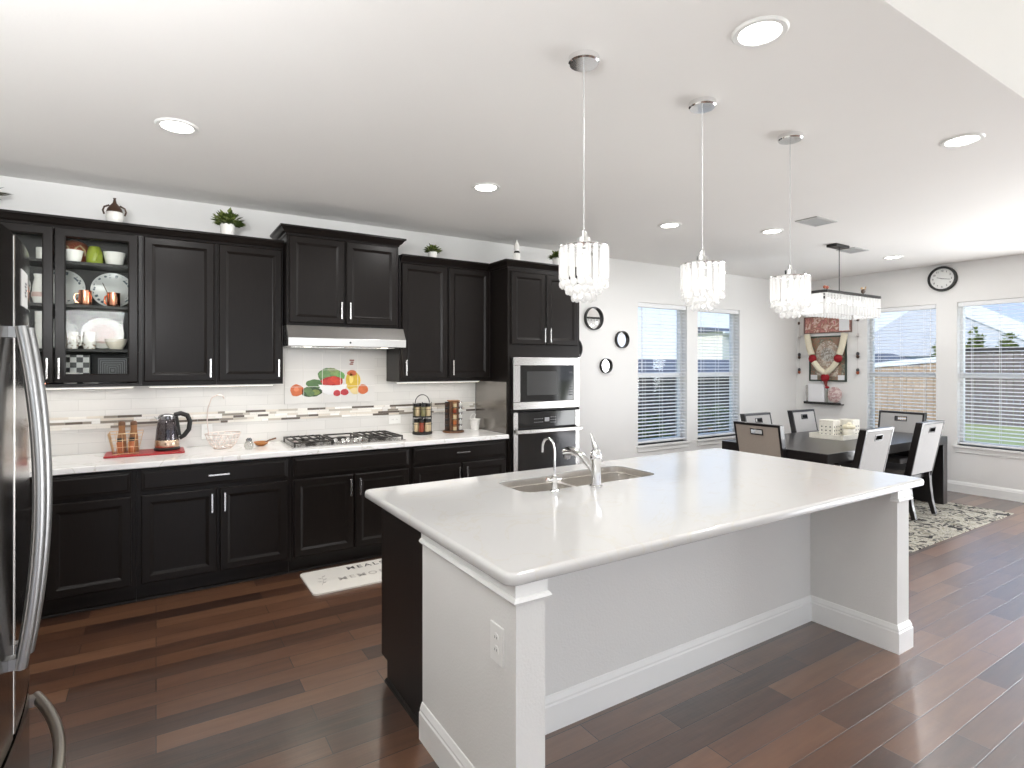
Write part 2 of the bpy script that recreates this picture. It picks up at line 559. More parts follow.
    def frame(self, x0, x1, z0, z1, yf, t=0.02, stile=0.062):
        """door frame with an open middle, facing -Y"""
        def loop(ins, d):
            return [(x0 + ins, yf + d, z0 + ins), (x1 - ins, yf + d, z0 + ins), (x1 - ins, yf + d, z1 - ins), (x0 + ins, yf + d, z1 - ins)]
        steps = [(0, t), (0, 0.004), (0.004, 0), (stile - 0.008, 0), (stile, 0.005), (stile, t)]
        vs = []
        for s in steps:
            vs += loop(*s)
        n = len(steps)
        fs = []
        for i in range(n):
            j = (i + 1) % n
            for k in range(4):
                k2 = (k + 1) % 4
                fs.append((i * 4 + k, i * 4 + k2, j * 4 + k2, j * 4 + k))
        self.add(vs, fs)
        return self

    def sweep_xy(self, path, prof, flip=1):
        """profile (out, z) swept along an XY polyline with mitred corners; 'out' is to the right of travel"""
        n = len(path)
        rings = []
        for i in range(n):
            p = Vector(path[i])
            d0 = (Vector(path[i]) - Vector(path[i - 1])).normalized() if i > 0 else None
            d1 = (Vector(path[i + 1]) - Vector(path[i])).normalized() if i < n - 1 else None
            if d0 is None: d0 = d1
            if d1 is None: d1 = d0
            n0 = Vector((d0.y, -d0.x)); n1 = Vector((d1.y, -d1.x))
            m = (n0 + n1)
            m = m / (1 + n0.dot(n1)) * flip
            rings.append([(p.x + m.x * o, p.y + m.y * o, z) for o, z in prof])
        k = len(prof)
        vs = [v for r in rings for v in r]
        fs = []
        for i in range(n - 1):
            for j in range(k):
                j2 = (j + 1) % k
                fs.append((i * k + j, i * k + j2, (i + 1) * k + j2, (i + 1) * k + j))
        fs.append(tuple(range(k))[::-1])
        fs.append(tuple(range((n - 1) * k, n * k)))
        self.add(vs, fs)
        return self

    def build(self, name, m, parent=None, smooth=False, bevel=0.0, bseg=2, loc=None):
        me = bpy.data.meshes.new(name)
        me.from_pydata(self.v, [], self.f)
        for mm in (m if isinstance(m, (list, tuple)) else [m]):
            me.materials.append(mm)
        for p, i in zip(me.polygons, self.mi):
            p.material_index = i
        bm = bmesh.new()
        bm.from_mesh(me)
        bmesh.ops.recalc_face_normals(bm, faces=bm.faces)
        bm.to_mesh(me)
        bm.free()
        o = bpy.data.objects.new(name, me)
        COL.objects.link(o)
        if parent:
            o.parent = parent
        if loc:
            o.location = loc
        if bevel > 0:
            b = o.modifiers.new('bevel', 'BEVEL')
            b.width = bevel
            b.segments = bseg
            b.limit_method = 'ANGLE'
            b.angle_limit = math.radians(40)
        if smooth:
            for p in me.polygons:
                p.use_smooth = True
            try:
                me.set_sharp_from_angle(angle=math.radians(42))
            except Exception:
                pass
        return o


def tag(o, label, cat, group=None, kind=None):
    o['label'] = label
    o['category'] = cat
    if group:
        o['group'] = group
    if kind:
        o['kind'] = kind
    return o


def thing(name, label, cat, loc=(0, 0, 0), rz=0.0, group=None):
    o = bpy.data.objects.new(name, None)
    o.empty_display_size = 0.1
    COL.objects.link(o)
    o.location = loc
    o.rotation_euler = (0, 0, rz)
    return tag(o, label, cat, group)


def struct(name, mb, m, parent=None, **k):
    o = mb.build(name, m, parent, **k)
    if parent is None:
        o['kind'] = 'structure'
    return o


def dup(root, loc, rz=None, label=None, group=None):
    def rec(o, par):
        c = o.copy()
        COL.objects.link(c)
        if par:
            c.parent = par
        for ch in list(o.children):
            rec(ch, c)
        return c
    r = rec(root, None)
    r.location = loc
    if rz is not None:
        r.rotation_euler = (0, 0, rz)
    if label:
        r['label'] = label
    if group:
        r['group'] = group
    return r


def part(o, parent, loc=None, rot=None):
    c = o.copy()
    COL.objects.link(c)
    c.parent = parent
    if loc is not None:
        c.location = loc
    if rot is not None:
        c.rotation_euler = rot
    return c


# ------------------------------------------------------------------ room shell
T = 0.16
struct('floor', MB().box(XL - T, XR + T, YF - T, YB + T, -0.12, 0), M_floor)
mb = MB()
mb.box(XL - T, XR + T, YSTEP, YB + T, ZC, ZH + 0.2)
mb.box(XL - T, XR + T, YF - T, YSTEP, ZH, ZH + 0.2)
ce = struct('ceiling', mb, M_ceil)

BW = [(4.98, 5.86), (6.07, 6.95)]          # back wall window openings, x
RW = [(3.17, 3.99), (2.13, 2.95)]          # right wall window openings, y
WZ0, WZ1 = 0.575, 2.33
mb = MB()
xs = [XL - T] + [x for w in BW for x in w] + [XR + T]
for i in range(0, len(xs), 2):
    mb.box(xs[i], xs[i + 1], YB, YB + T, 0, ZC)
for a, b in BW:
    mb.box(a, b, YB, YB + T, 0, WZ0)
    mb.box(a, b, YB, YB + T, WZ1, ZC)
struct('wall_back', mb, M_wall)
mb = MB()
PD = (-2.55, 1.93)                          # patio door opening on the right wall, out of frame
ys = [YF, PD[0], PD[1], RW[1][0], RW[1][1], RW[0][0], RW[0][1], YB]
for i in range(0, len(ys), 2):
    mb.box(XR, XR + T, ys[i], ys[i + 1], 0, ZH)
for a, b in RW:
    mb.box(XR, XR + T, a, b, 0, WZ0)
    mb.box(XR, XR + T, a, b, WZ1, ZH)
mb.box(XR, XR + T, PD[0], PD[1], 2.35, ZH)
struct('wall_right', mb, M_wall)
struct('wall_left', MB().box(XL - T, XL, YF, YB, 0, ZH), M_wall)
mb = MB()
mb.box(XL - T, -0.6, YF - T, YF, 0, ZH)
mb.box(5.0, XR + T, YF - T, YF, 0, ZH)
mb.box(-0.6, 5.0, YF - T, YF, 0, 0.4)
mb.box(-0.6, 5.0, YF - T, YF, 2.8, ZH)
struct('wall_front', mb, M_wall)

BBP = [(0, 0), (0.016, 0), (0.016, 0.098), (0.012, 0.104), (0.012, 0.112), (0.007, 0.124), (0.004, 0.132), (0, 0.134)]
struct('baseboard_right', MB().sweep_xy([(XR, YB), (XR, PD[1])], BBP), M_trim)
struct('baseboard_back', MB().sweep_xy([(3.6, YB), (XR, YB)], BBP), M_trim)


# ------------------------------------------------------------------ windows and blinds
def window(n, a, b, to):
    """a..b along the wall; 'to' maps (u along wall, d depth outwards, z) to world box"""
    w = bpy.data.objects.new('window_%d' % n, None)
    COL.objects.link(w)
    w['kind'] = 'structure'

    def bx(m, u0, u1, d0, d1, z0, z1):
        (x0, y0), (x1, y1) = to(u0, d0), to(u1, d1)
        m.box(x0, x1, y0, y1, z0, z1)
    f = MB()
    t = 0.035
    d0, d1 = 0.085, 0.145
    bx(f, a, a + t, d0, d1, WZ0, WZ1); bx(f, b - t, b, d0, d1, WZ0, WZ1)
    bx(f, a, b, d0, d1, WZ0, WZ0 + 0.05); bx(f, a, b, d0, d1, WZ1 - 0.04, WZ1)
    f.build('window_frame', M_trim, w, bevel=0.003)
    zm = 1.40
    r = MB()
    bx(r, a + t, b - t, d0 + 0.005, d1 - 0.01, zm, zm + 0.055)
    r.build('meeting_rail', M_trim, w, bevel=0.003)
    g = MB()
    bx(g, a + t, b - t, 0.115, 0.119, WZ0 + 0.05, zm)
    bx(g, a + t, b - t, 0.125, 0.129, zm + 0.05, WZ1 - 0.04)
    g.build('window_pane', M_glass, w)
    s = MB()
    bx(s, a - 0.03, b + 0.03, -0.035, 0.09, WZ0 - 0.025, WZ0)
    bx(s, a - 0.02, b + 0.02, -0.014, 0.0, WZ0 - 0.085, WZ0 - 0.025)
    s.build('window_sill', M_trim, w, bevel=0.004)
    return w


def blind(a, b, to, label, tilt):
    (x, y) = to((a + b) / 2, 0.04)
    t = thing('window_blind', label, 'blinds', (x, y, 0), 0, 'white blinds in the dining room windows')

    def bx(m, u0, u1, d0, d1, z0, z1):
        (x0, y0), (x1, y1) = to(u0, d0), to(u1, d1)
        m.box(x0 - x, x1 - x, y0 - y, y1 - y, z0, z1)
    h = MB(); bx(h, a + 0.008, b - 0.008, 0.008, 0.07, WZ1 - 0.055, WZ1 - 0.002)
    h.build('headrail', M_slat, t, bevel=0.004)
    sl = MB()
    z = WZ1 - 0.085
    c, s = math.cos(tilt), math.sin(tilt)
    while z > WZ0 + 0.07:
        pr = []
        for i in range(5):
            q = -0.024 + 0.012 * i
            pr.append((0.04 + q * c, z + q * s + 0.0022 * (1 - (q / 0.024) ** 2)))
        vs = []
        for u in (a + 0.012, b - 0.012):
            for d, zz in pr:
                xx, yy = to(u, d); vs.append((xx - x, yy - y, zz))
            for d, zz in pr[::-1]:
                xx, yy = to(u, d); vs.append((xx - x, yy - y, zz - 0.0026))
        fs = [tuple(range(10)), tuple(range(10, 20))] + [(i, (i + 1) % 10, 10 + (i + 1) % 10, 10 + i) for i in range(10)]
        sl.add(vs, fs)
        z -= 0.0435
    sl.build('slats', M_slat, t)
    r = MB(); bx(r, a + 0.012, b - 0.012, 0.018, 0.062, WZ0 + 0.018, WZ0 + 0.04)
    r.build('bottom_rail', M_slat, t, bevel=0.004)
    cd = MB()
    for u in (a + 0.14, (a + b) / 2, b - 0.14):
        for d in (0.016, 0.064):
            bx(cd, u - 0.0016, u + 0.0016, d - 0.0012, d + 0.0012, WZ0 + 0.03, WZ1 - 0.05)
    cd.build('ladder_cords', M_slat, t)
    wd = MB(); xx, yy = to(a + 0.06, -0.003)
    wd.tube([(xx - x, yy - y, WZ1 - 0.06), (xx - x, yy - y, WZ1 - 0.85)], 0.004, 6)
    wd.build('tilt_wand', M_slat, t)


toB = lambda u, d: (u, YB + d)
toR = lambda u, d: (XR + d, u)
tl = math.radians(9)
for i, (a, b) in enumerate(BW):
    window(i + 1, a, b, toB)
    blind(a, b, toB, ['white slatted blind in the left window of the wall with round mirrors', 'white slatted blind in the right window of the wall with round mirrors'][i], tl)
for i, (a, b) in enumerate(RW):
    window(i + 3, a, b, toR)
    blind(a, b, toR, ['white slatted blind in the window beside the hanging pictures, left of the clock', 'white slatted blind in the window right below the wall clock at frame edge'][i], tl)

# window_3.. patio door and living window get plain frames (out of frame, reflected in the floor only)
pd = MB()
for y in (PD[0], (PD[0] + PD[1]) / 2 - 0.03, PD[1] - 0.06):
    pd.box(XR + 0.03, XR + 0.08, y, y + 0.06, 0, 2.35)
pd.box(XR + 0.03, XR + 0.08, PD[0], PD[1], 2.29, 2.35)
pd.box(XR + 0.03, XR + 0.08, PD[0], PD[1], 0, 0.06)
struct('door_1', pd, M_trim)
lw = MB()
for x in (-0.6, 1.24, 3.1, 4.94):
    lw.box(x, x + 0.06, YF - 0.09, YF - 0.04, 0.4, 2.8)
lw.box(-0.6, 5.0, YF - 0.09, YF - 0.04, 0.4, 0.46)
lw.box(-0.6, 5.0, YF - 0.09, YF - 0.04, 2.74, 2.8)
struct('window_5', lw, M_trim)

# ------------------------------------------------------------------ backsplash and back counter
mb = MB()
mb.box(XL, 2.72, YB - 0.008, YB, 0.925, 1.43)
mb.box(0.845, 1.79, YB - 0.008, YB, 1.43, 1.86)
bs = struct('backsplash', mb, M_tile)
bs['kind'] = 'structure'
SC = [rgb(238, 234, 226), rgb(222, 214, 202), rgb(196, 188, 176), rgb(150, 142, 132), rgb(104, 94, 86), rgb(244, 242, 238)]
SM = [mat('mosaic_glass_%s' % n, c, 0.15, noise=0.05) for n, c in zip(['white', 'cream', 'beige', 'grey', 'brown', 'bright'], SC)]
mb = MB()
rs = random.Random(3)
for r in range(5):
    x = XL + 0.002
    z0 = 1.100 + r * 0.0182
    while x < 2.70:
        w = rs.choice([0.05, 0.08, 0.1, 0.15, 0.2])
        x1 = min(x + w, 2.715)
        mb.cm = rs.choices([0, 1, 2, 3, 4, 5], [6, 3, 2, 2.2, 3.2, 4])[0]
        mb.box(x, x1 - 0.0015, YB - 0.0125, YB - 0.008, z0, z0 + 0.0168)
        x = x1
mb.build('mosaic_band', SM, bs)

ct = tag(MB().box(XL, 2.722, 4.362, YB - 0.009, 0.886, 0.925).build('back_countertop', M_q_back, bevel=0.008, bseg=3), 'long white veined countertop along the back wall under the tiles', 'countertop')

HB = {}


def pull(mbd, x, y, z, L, vert=True):
    """bar pull standing off a face at y (looking -Y)"""
    r = 0.0055
    if vert:
        mbd.box(x - r, x + r, y - 0.032, y - 0.021, z, z + L)
        for q in (z + 0.015, z + L - 0.027):
            mbd.box(x - 0.004, x + 0.004, y - 0.022, y, q, q + 0.012)
    else:
        mbd.box(x - L / 2, x + L / 2, y - 0.032, y - 0.021, z - r, z + r)
        for q in (x - L / 2 + 0.015, x + L / 2 - 0.027):
            mbd.box(q, q + 0.012, y - 0.022, y, z - 0.004, z + 0.004)
    return mbd


def base_cabinet(x0, x1, label, drawer, doors, dh=None, vis0=None):
    t = thing('base_cabinet', label, 'cabinet', (x0, 4.40, 0))
    b = MB()
    b.box(0.0005, x1 - x0 - 0.0005, 0, 0.60, 0.105, 0.885)
    b.box(0.0005, x1 - x0 - 0.0005, 0.07, 0.60, 0.0, 0.105)
    b.build('body', M_esp_low, t)
    k = MB().prism([(0.07, 0), (0.054, 0), (0.056, 0.008), (0.062, 0.015), (0.07, 0.018)], 'x', 0.0005, x1 - x0 - 0.0005)
    k.build('shoe_moulding', M_esp, t, smooth=True)
    o = MB().panel(drawer[0] - x0, drawer[1] - x0, 0.732, 0.868, -0.02, raised=False).build('drawer', M_esp_low, t)
    if dh is not None:
        pull(MB(), dh - x0, -0.02, 0.802, 0.13, False).build('handle', M_nickel, o, bevel=0.001)
    for d in doors:
        o = MB().panel(d[0] - x0, d[1] - x0, 0.13, 0.705, -0.02).build('door', M_esp_low, t)
        if d[2] is not None:
            pull(MB(), d[2] - x0, -0.02, 0.545, 0.13).build('handle', M_nickel, o, bevel=0.001)
    return t


base_cabinet(XL + 0.01, -0.11, 'black base cabinet beside the refrigerator with one plain door showing', (-0.565, -0.136), [(-0.565, -0.136, None), (-1.02, -0.58, None)])
base_cabinet(-0.11, 0.838, 'black base cabinet under the red tray with a wide drawer and two doors', (-0.083, 0.817), [(-0.083, 0.355, 0.325), (0.373, 0.817, 0.403)], 0.367)
base_cabinet(0.838, 1.783, 'black base cabinet under the gas cooktop behind the white mat', (0.86, 1.763), [(0.86, 1.305, 1.275), (1.318, 1.763, 1.348)])
base_cabinet(1.783, 2.718, 'black base cabinet under the spice racks, next to the oven tower', (1.802, 2.70), [(1.802, 2.245, 2.215), (2.258, 2.70, 2.288)], 2.25)

UZ0, UZ1 = 1.41, 2.46


def upper_cabinet(x0, x1, label, doors, z0=UZ0, z1=UZ1, yf=4.66, hz=None):
    t = thing('wall_cabinet', label, 'cabinet', (x0, yf, z0))
    MB().box(0.0005, x1 - x0 - 0.0005, 0.02, YB - yf - 0.009, 0, z1 - z0 + 0.055).build('body', M_esp, t)
    for a, b, h in doors:
        o = MB().panel(a - x0, b - x0, 0.03 if hz is None else 0.015, z1 - z0 - 0.012, 0).build('door', M_esp, t)
        pull(MB(), h - x0, 0, 0.055, 0.135).build('handle', M_nickel, o, bevel=0.001)
    return t


upper_cabinet(-0.083, 0.378, 'dark wall cabinet with solid door right of the glass-door cabinet', [(-0.072, 0.362, 0.335)])
upper_cabinet(0.378, 0.838, 'dark wall cabinet with solid door directly left of the range hood', [(0.390, 0.828, 0.80)])
upper_cabinet(0.845, 1.745, 'tall-set dark double-door wall cabinet above the range hood', [(0.862, 1.283, 1.255), (1.297, 1.728, 1.325)], 1.868, 2.565, 4.56, 1)
t = upper_cabinet(1.79, 2.715, 'dark double-door wall cabinet between range hood and oven tower', [(1.808, 2.245, 1.84), (2.262, 2.695, 2.295)])

CR = [(-0.02, 0), (0.004, 0), (0.008, 0.012), (0.022, 0.022), (0.04, 0.045), (0.052, 0.052), (0.052, 0.066), (-0.02, 0.066)]


def crown(name, path, z, label):
    m = MB().sweep_xy(path, [(o, z + h) for o, h in CR])
    return tag(m.build(name, M_esp), label, 'moulding')


crown('crown_moulding', [(XL + 0.005, 4.678), (0.838, 4.678)], 2.452, 'dark crown moulding over the glass-door cabinet and its neighbours')
crown('crown_moulding', [(0.845, YB - 0.01), (0.845, 4.578), (1.745, 4.578), (1.745, YB - 0.01)], 2.560, 'dark crown moulding, highest one, capping the cabinet above the hood')
crown('crown_moulding', [(1.80, 4.678), (2.66, 4.678)], 2.452, 'dark crown moulding over the cabinet between hood and oven tower')
crown('crown_moulding', [(2.722, 4.72), (2.722, 4.39), (3.56, 4.39), (3.56, YB - 0.01)], 2.452, 'dark crown moulding wrapping the top of the oven tower')

# glass-door wall cabinet
x0, x1, yf = XL + 0.012, -0.0835, 4.66
t = thing('glass_door_cabinet', 'dark wall cabinet with two glass doors showing dishes inside', 'cabinet', (x0, yf, UZ0))
w, d, h = x1 - x0, YB - yf - 0.009, UZ1 - UZ0
b = MB()
b.box(0, 0.018, 0.02, d, 0, h); b.box(w - 0.018, w, 0.02, d, 0, h)
b.box(0.018, w - 0.018, 0.02, d, 0, 0.02); b.box(0.018, w - 0.018, 0.02, d, h - 0.02, h)
b.box(0.018, w - 0.018, d - 0.012, d, 0.02, h - 0.02)
b.box(0, w, 0.02, d, h, h + 0.055)
b.build('body', M_inside, t)
SHELF = [1.663, 1.957, 2.245]
for z in SHELF:
    MB().box(0.019, w - 0.019, 0.06, d - 0.013, z - 0.018 - UZ0, z - UZ0).build('shelf', M_inside, t)
for a, bb, hx in ((-1.02, -0.563, -0.59), (-0.555, -0.106, -0.530)):
    o = MB().frame(a - x0, bb - x0, 0.03, h - 0.012, 0, stile=0.056).build('door', M_esp, t)
    MB().box(a - x0 + 0.06, bb - x0 - 0.055, 0.010, 0.014, 0.09, h - 0.07).build('glass', M_cabglass, o)
    pull(MB(), hx - x0, 0, 0.055, 0.135).build('handle', M_nickel, o, bevel=0.001)
MB().box(0.018, 0.09, 0.002, 0.02, 0, h).build('filler', M_esp, t)


# dishes behind the glass ------------------------------------------------------
def one(name, mb, m, label, cat, loc, group=None, smooth=True, bevel=0, rot=None):
    o = mb.build(name, m, None, smooth=smooth, bevel=bevel)
    o.location = loc
    if rot:
        o.rotation_euler = rot
    return tag(o, label, cat, group)


def bowl_mb(r, h, foot=0.5):
    return MB().lathe([(r * foot, 0), (r * 0.85, h * 0.45), (r, h), (r * 0.94, h), (r * 0.78, h * 0.5), (r * 0.3, h * 0.12), (1e-5, h * 0.1)], seg=28, caps=False)


def plate_mb(r):
    return MB().lathe([(1e-5, 0.0), (r * 0.6, 0.0), (r, 0.018), (r, 0.022), (r * 0.62, 0.006), (1e-5, 0.005)], seg=36, caps=False)


def mug(name, label, loc, r, h, m, rz=0.0, cat='mug', inner=None):
    t = thing(name, label, cat, loc, rz)
    MB().lathe([(r * 0.86, 0), (r, h * 0.15), (r, h), (r * 0.93, h), (r * 0.9, h * 0.1), (1e-5, h * 0.08)], seg=24, caps=False).build('cup', m, t, smooth=True)
    MB().tube([(r * 0.95, 0, h * 0.8), (r * 1.45, 0, h * 0.74), (r * 1.6, 0, h * 0.5), (r * 1.4, 0, h * 0.26), (r * 0.95, 0, h * 0.2)], 0.006, 8).build('handle', m, t, smooth=True)
    return t


S1, S2, S3, S0 = SHELF[0], SHELF[1], SHELF[2], UZ0 + 0.02
# top shelf
t = thing('clay_pot', 'round red-brown clay pot with tan handles on the top cabinet shelf', 'pot', (-0.478, 4.885, S3))
MB().lathe([(0.05, 0), (0.088, 0.05), (0.092, 0.10), (0.07, 0.145), (0.03, 0.162), (1e-5, 0.165)], seg=28, caps=False).build('body', M_terra, t, smooth=True)
for s in (-1, 1):
    MB().tube([(s * 0.012, -0.088, 0.06), (s * 0.02, -0.1, 0.10), (s * 0.045, -0.1, 0.118), (s * 0.066, -0.088, 0.09), (s * 0.07, -0.07, 0.055)], 0.006, 6).build('handle', M_tan, t, smooth=True)
one('bowl', bowl_mb(0.056, 0.075, 0.7), M_white, 'white bowl in front of the red-brown clay pot', 'bowl', (-0.468, 4.755, S3))
t = thing('green_jug', 'small lime green ceramic jug on the top cabinet shelf', 'jug', (-0.357, 4.81, S3))
MB().lathe([(0.040, 0), (0.048, 0.02), (0.046, 0.07), (0.034, 0.115), (0.03, 0.122), (0.026, 0.118), (1e-5, 0.1)], seg=24, caps=False).build('body', M_lime, t, smooth=True)
MB().tube([(0.02, -0.045, 0.09), (0.022, -0.062, 0.07), (0.02, -0.062, 0.04), (0.016, -0.048, 0.02)], 0.005, 6).build('handle', M_lime, t, smooth=True)
one('bowl', bowl_mb(0.066, 0.09, 0.72), M_white, 'white bowl right of the lime green jug', 'bowl', (-0.245, 4.80, S3))
# second shelf: upright plates and copper mugs
PR = (PI / 2 - 0.2, 0, 0)
one('plate', plate_mb(0.128), M_rim, 'dotted-rim plate on middle shelf, left one behind the straw-less copper mug', 'plate', (-0.545, 4.945, S2 + 0.128), rot=PR)
one('plate', plate_mb(0.128), M_rim, 'dotted-rim plate on middle shelf, right one behind the copper mug with straw', 'plate', (-0.262, 4.945, S2 + 0.128), rot=PR)
mug('copper_mug', 'copper mug without straw on the middle shelf of the glass cabinet', (-0.408, 4.80, S2), 0.037, 0.105, M_copper, PI)
cm = mug('copper_mug', 'copper mug with a thin dark straw in the glass cabinet', (-0.250, 4.80, S2), 0.039, 0.10, M_copper, 2.6)
MB().tube([(0.01, 0.0, 0.01), (0.03, 0.02, 0.10), (0.055, 0.03, 0.165)], 0.0025, 6).build('straw', M_brown, cm)
# third shelf
one('plate', plate_mb(0.105), M_rim, 'white plate standing behind dotted mug at the lower shelf left end', 'plate', (-0.565, 4.95, S1 + 0.106), rot=PR)
pl = thing('serving_plate', 'large white plate with pinkish centre standing on the lower shelf', 'plate', (-0.318, 4.935, S1 + 0.112))
a = plate_mb(0.125).build('plate', M_white, pl, smooth=True); a.rotation_euler = PR; a.scale = (1, 0.88, 1)
a = MB().lathe([(1e-5, 0.0062), (0.078, 0.0068), (0.078, 0.0074), (1e-5, 0.0074)], seg=28, caps=False).build('printed_centre', M_pink, pl); a.rotation_euler = PR; a.scale = (1, 0.88, 1)
mug('dotted_mug', 'white dotted mug at the left end of the lower shelf', (-0.478, 4.79, S1), 0.034, 0.115, M_polka, -0.3)
mug('dotted_mug', 'white dotted mug in front of the pinkish serving plate', (-0.383, 4.78, S1), 0.036, 0.115, M_polka, 2.9)
one('bowl', bowl_mb(0.066, 0.072, 0.55), M_cream, 'cream bowl on the lower shelf, right of the dotted mugs', 'bowl', (-0.235, 4.77, S1))
# bottom of the cabinet
one('checked_box', MB().box(-0.073, 0.073, -0.03, 0.03, 0, 0.195), M_check, 'black and white checked box at the cabinet bottom', 'box', (-0.462, 4.90, S0), smooth=False, bevel=0.003)
t = thing('patterned_tray', 'grey square tray with nested line pattern standing at cabinet bottom', 'tray', (-0.262, 4.92, S0))
MB().box(-0.085, 0.085, 0, 0.012, 0, 0.175).build('panel', M_grey, t, bevel=0.003)
ln = MB()
for i in range(6):
    q = 0.076 - i * 0.0125
    for s in (-1, 1):
        ln.box(s * q - 0.002, s * q + 0.002, -0.0015, 0, 0.0875 - q, 0.0875 + q)
        ln.box(-q, q, -0.0015, 0, 0.0875 + s * q - 0.002, 0.0875 + s * q + 0.002)
ln.build('line_pattern', M_lash, t)
one('dish', bowl_mb(0.05, 0.075, 0.7), M_white, 'small white dish in front of the checked box', 'dish', (-0.485, 4.77, S0))
one('dish', bowl_mb(0.055, 0.062, 0.7), M_white, 'small white dish between checked box and patterned tray', 'dish', (-0.372, 4.77, S0))
# left door side
mug('cup', 'white cup on the top shelf behind the left glass door', (-0.635, 4.82, S3), 0.036, 0.085, M_white, PI / 2, 'cup')
one('plate', plate_mb(0.12), M_rim, 'plate standing behind the left glass door on the middle shelf', 'plate', (-0.83, 4.945, S2 + 0.12), rot=PR)
t = thing('pitcher', 'tall white pitcher behind the left glass door', 'pitcher', (-0.645, 4.80, S2))
MB().lathe([(0.034, 0), (0.046, 0.05), (0.04, 0.12), (0.03, 0.17), (0.036, 0.195), (0.03, 0.19), (1e-5, 0.15)], seg=22, caps=False).build('body', M_white, t, smooth=True)
MB().lathe([(0.0478, 0.045), (0.0478, 0.075)], seg=22, caps=False).build('pink_band', M_pink, t, smooth=True)
for i in range(3):
    mug('stacked_mug', ['white mug at the bottom of the stack behind the left glass door', 'white mug in the middle of the stack behind the left glass door', 'white mug on top of the stack behind the left glass door'][i], (-0.64, 4.80, S1 + i * 0.082), 0.034, 0.081, M_white, PI / 2, 'mug')
t = thing('gold_stand', 'small metal stand behind the left glass door at the cabinet bottom', 'stand', (-0.64, 4.82, S0))
MB().lathe([(0.04, 0), (0.04, 0.006), (0.006, 0.012), (0.006, 0.11), (0.045, 0.118), (0.045, 0.124), (1e-5, 0.124)], seg=20, caps=False).build('stem', M_copper, t, smooth=True)

# ------------------------------------------------------------------ oven tower
TX0, TX1, TY = 2.722, 3.56, 4.37
t = thing('oven_tower_cabinet', 'tall dark cabinet holding microwave and wall oven', 'cabinet', (TX0, TY, 0))
w = TX1 - TX0
d = YB - TY - 0.002
b = MB()
b.box(0, 0.02, 0.02, d, 0, 2.515); b.box(w - 0.02, w, 0.02, d, 0, 2.515)
b.box(0.02, w - 0.02, 0.09, d, 0, 0.10); b.box(0.02, w - 0.02, 0.02, d, 0.30, 0.345)
b.box(0.02, w - 0.02, 0.02, d, 1.125, 1.142); b.box(0.02, w - 0.02, 0.02, d, 1.63, 2.515)
b.box(0.02, w - 0.02, d - 0.02, d, 0.10, 1.63)
b.box(0.02, 0.034, 0.02, 0.06, 0.10, 1.63); b.box(w - 0.034, w - 0.02, 0.02, 0.06, 0.10, 1.63)
b.build('body', M_esp, t)
MB().panel(0.03, w - 0.03, 0.115, 0.30, 0, raised=False).build('drawer', M_esp, t)
for a, bb, hx in ((2.756, 3.139, 3.112), (3.150, 3.53, 3.178)):
    o = MB().panel(a - TX0, bb - TX0, 1.748, 2.42, 0).build('door', M_esp, t)
    pull(MB(), hx - TX0, 0, 1.77, 0.135).build('handle', M_nickel, o, bevel=0.001)
MB().box(-0.004, 0, 0.035, d - 0.012, 0.928, 1.40).build('steel_side_panel', M_panel, t)

# microwave
X0, X1 = 2.757, 3.526
w = X1 - X0
t = thing('microwave', 'built-in stainless microwave with dark window above the wall oven', 'microwave', (X0, 4.345, 1.145))
b = MB()
H = 0.483
b.box(0, w, 0, 0.03, 0, 0.07); b.box(0, w, 0, 0.03, H - 0.075, H); b.box(0, 0.075, 0, 0.03, 0.07, H - 0.075); b.box(w - 0.07, w, 0, 0.03, 0.07, H - 0.075)
b.build('trim_frame', M_ss_h, t, bevel=0.003)
MB().box(0.004, w - 0.004, 0.031, 0.45, 0.004, H - 0.004).build('body', M_black, t)
MB().box(0.076, w - 0.071, 0.006, 0.03, 0.071, H - 0.076).build('door', M_bglass, t, bevel=0.002)
MB().box(0.15, 0.50, 0.0045, 0.006, 0.13, H - 0.13).build('window', mat('oven_window_mesh', (0.05, 0.05, 0.05, 1), 0.12, noise=0.1), t)
k = MB()
for i in range(4):
    for j in range(3):
        k.box(w - 0.125 + j * 0.016, w - 0.115 + j * 0.016, 0.0045, 0.006, 0.12 + i * 0.025, 0.132 + i * 0.025)
k.box(w - 0.125, w - 0.085, 0.0045, 0.006, 0.33, 0.35)
k.build('keypad', M_lash, t)
# wall oven
t = thing('wall_oven', 'black glass built-in wall oven with stainless edges below the microwave', 'oven', (X0, 4.345, 0.35))
H = 0.77
b = MB()
b.box(0, 0.05, 0, 0.03, 0, H); b.box(w - 0.05, w, 0, 0.03, 0, H)
b.build('side_trim', M_ss, t, bevel=0.002)
MB().box(0.004, w - 0.004, 0.031, 0.55, 0.004, H - 0.004).build('body', M_black, t)
MB().box(0.051, w - 0.051, 0.003, 0.03, 0.625, H).build('control_panel', M_bglass, t, bevel=0.002)
k = MB()
for i in range(5):
    for j in range(2):
        k.box(0.23 + i * 0.022, 0.245 + i * 0.022, 0.0018, 0.003, 0.67 + j * 0.03, 0.674 + j * 0.03)
for i in range(3):
    for j in range(3):
        k.box(0.42 + i * 0.025, 0.43 + i * 0.025, 0.0018, 0.003, 0.66 + j * 0.025, 0.667 + j * 0.025)
k.box(0.35, 0.405, 0.0018, 0.003, 0.675, 0.712)
k.build('touch_keys', M_grey, t)
o = MB().box(0.051, w - 0.051, 0.0, 0.03, 0.01, 0.615).build('door', M_bglass, t, bevel=0.002)
hb = MB()
hb.box(-0.002, w + 0.002, -0.055, -0.03, 0.575, 0.612)
hb.box(0.03, 0.055, -0.032, 0, 0.58, 0.608); hb.box(w - 0.055, w - 0.03, -0.032, 0, 0.58, 0.608)
hb.build('handle', M_ss_h, o, bevel=0.006, bseg=3)

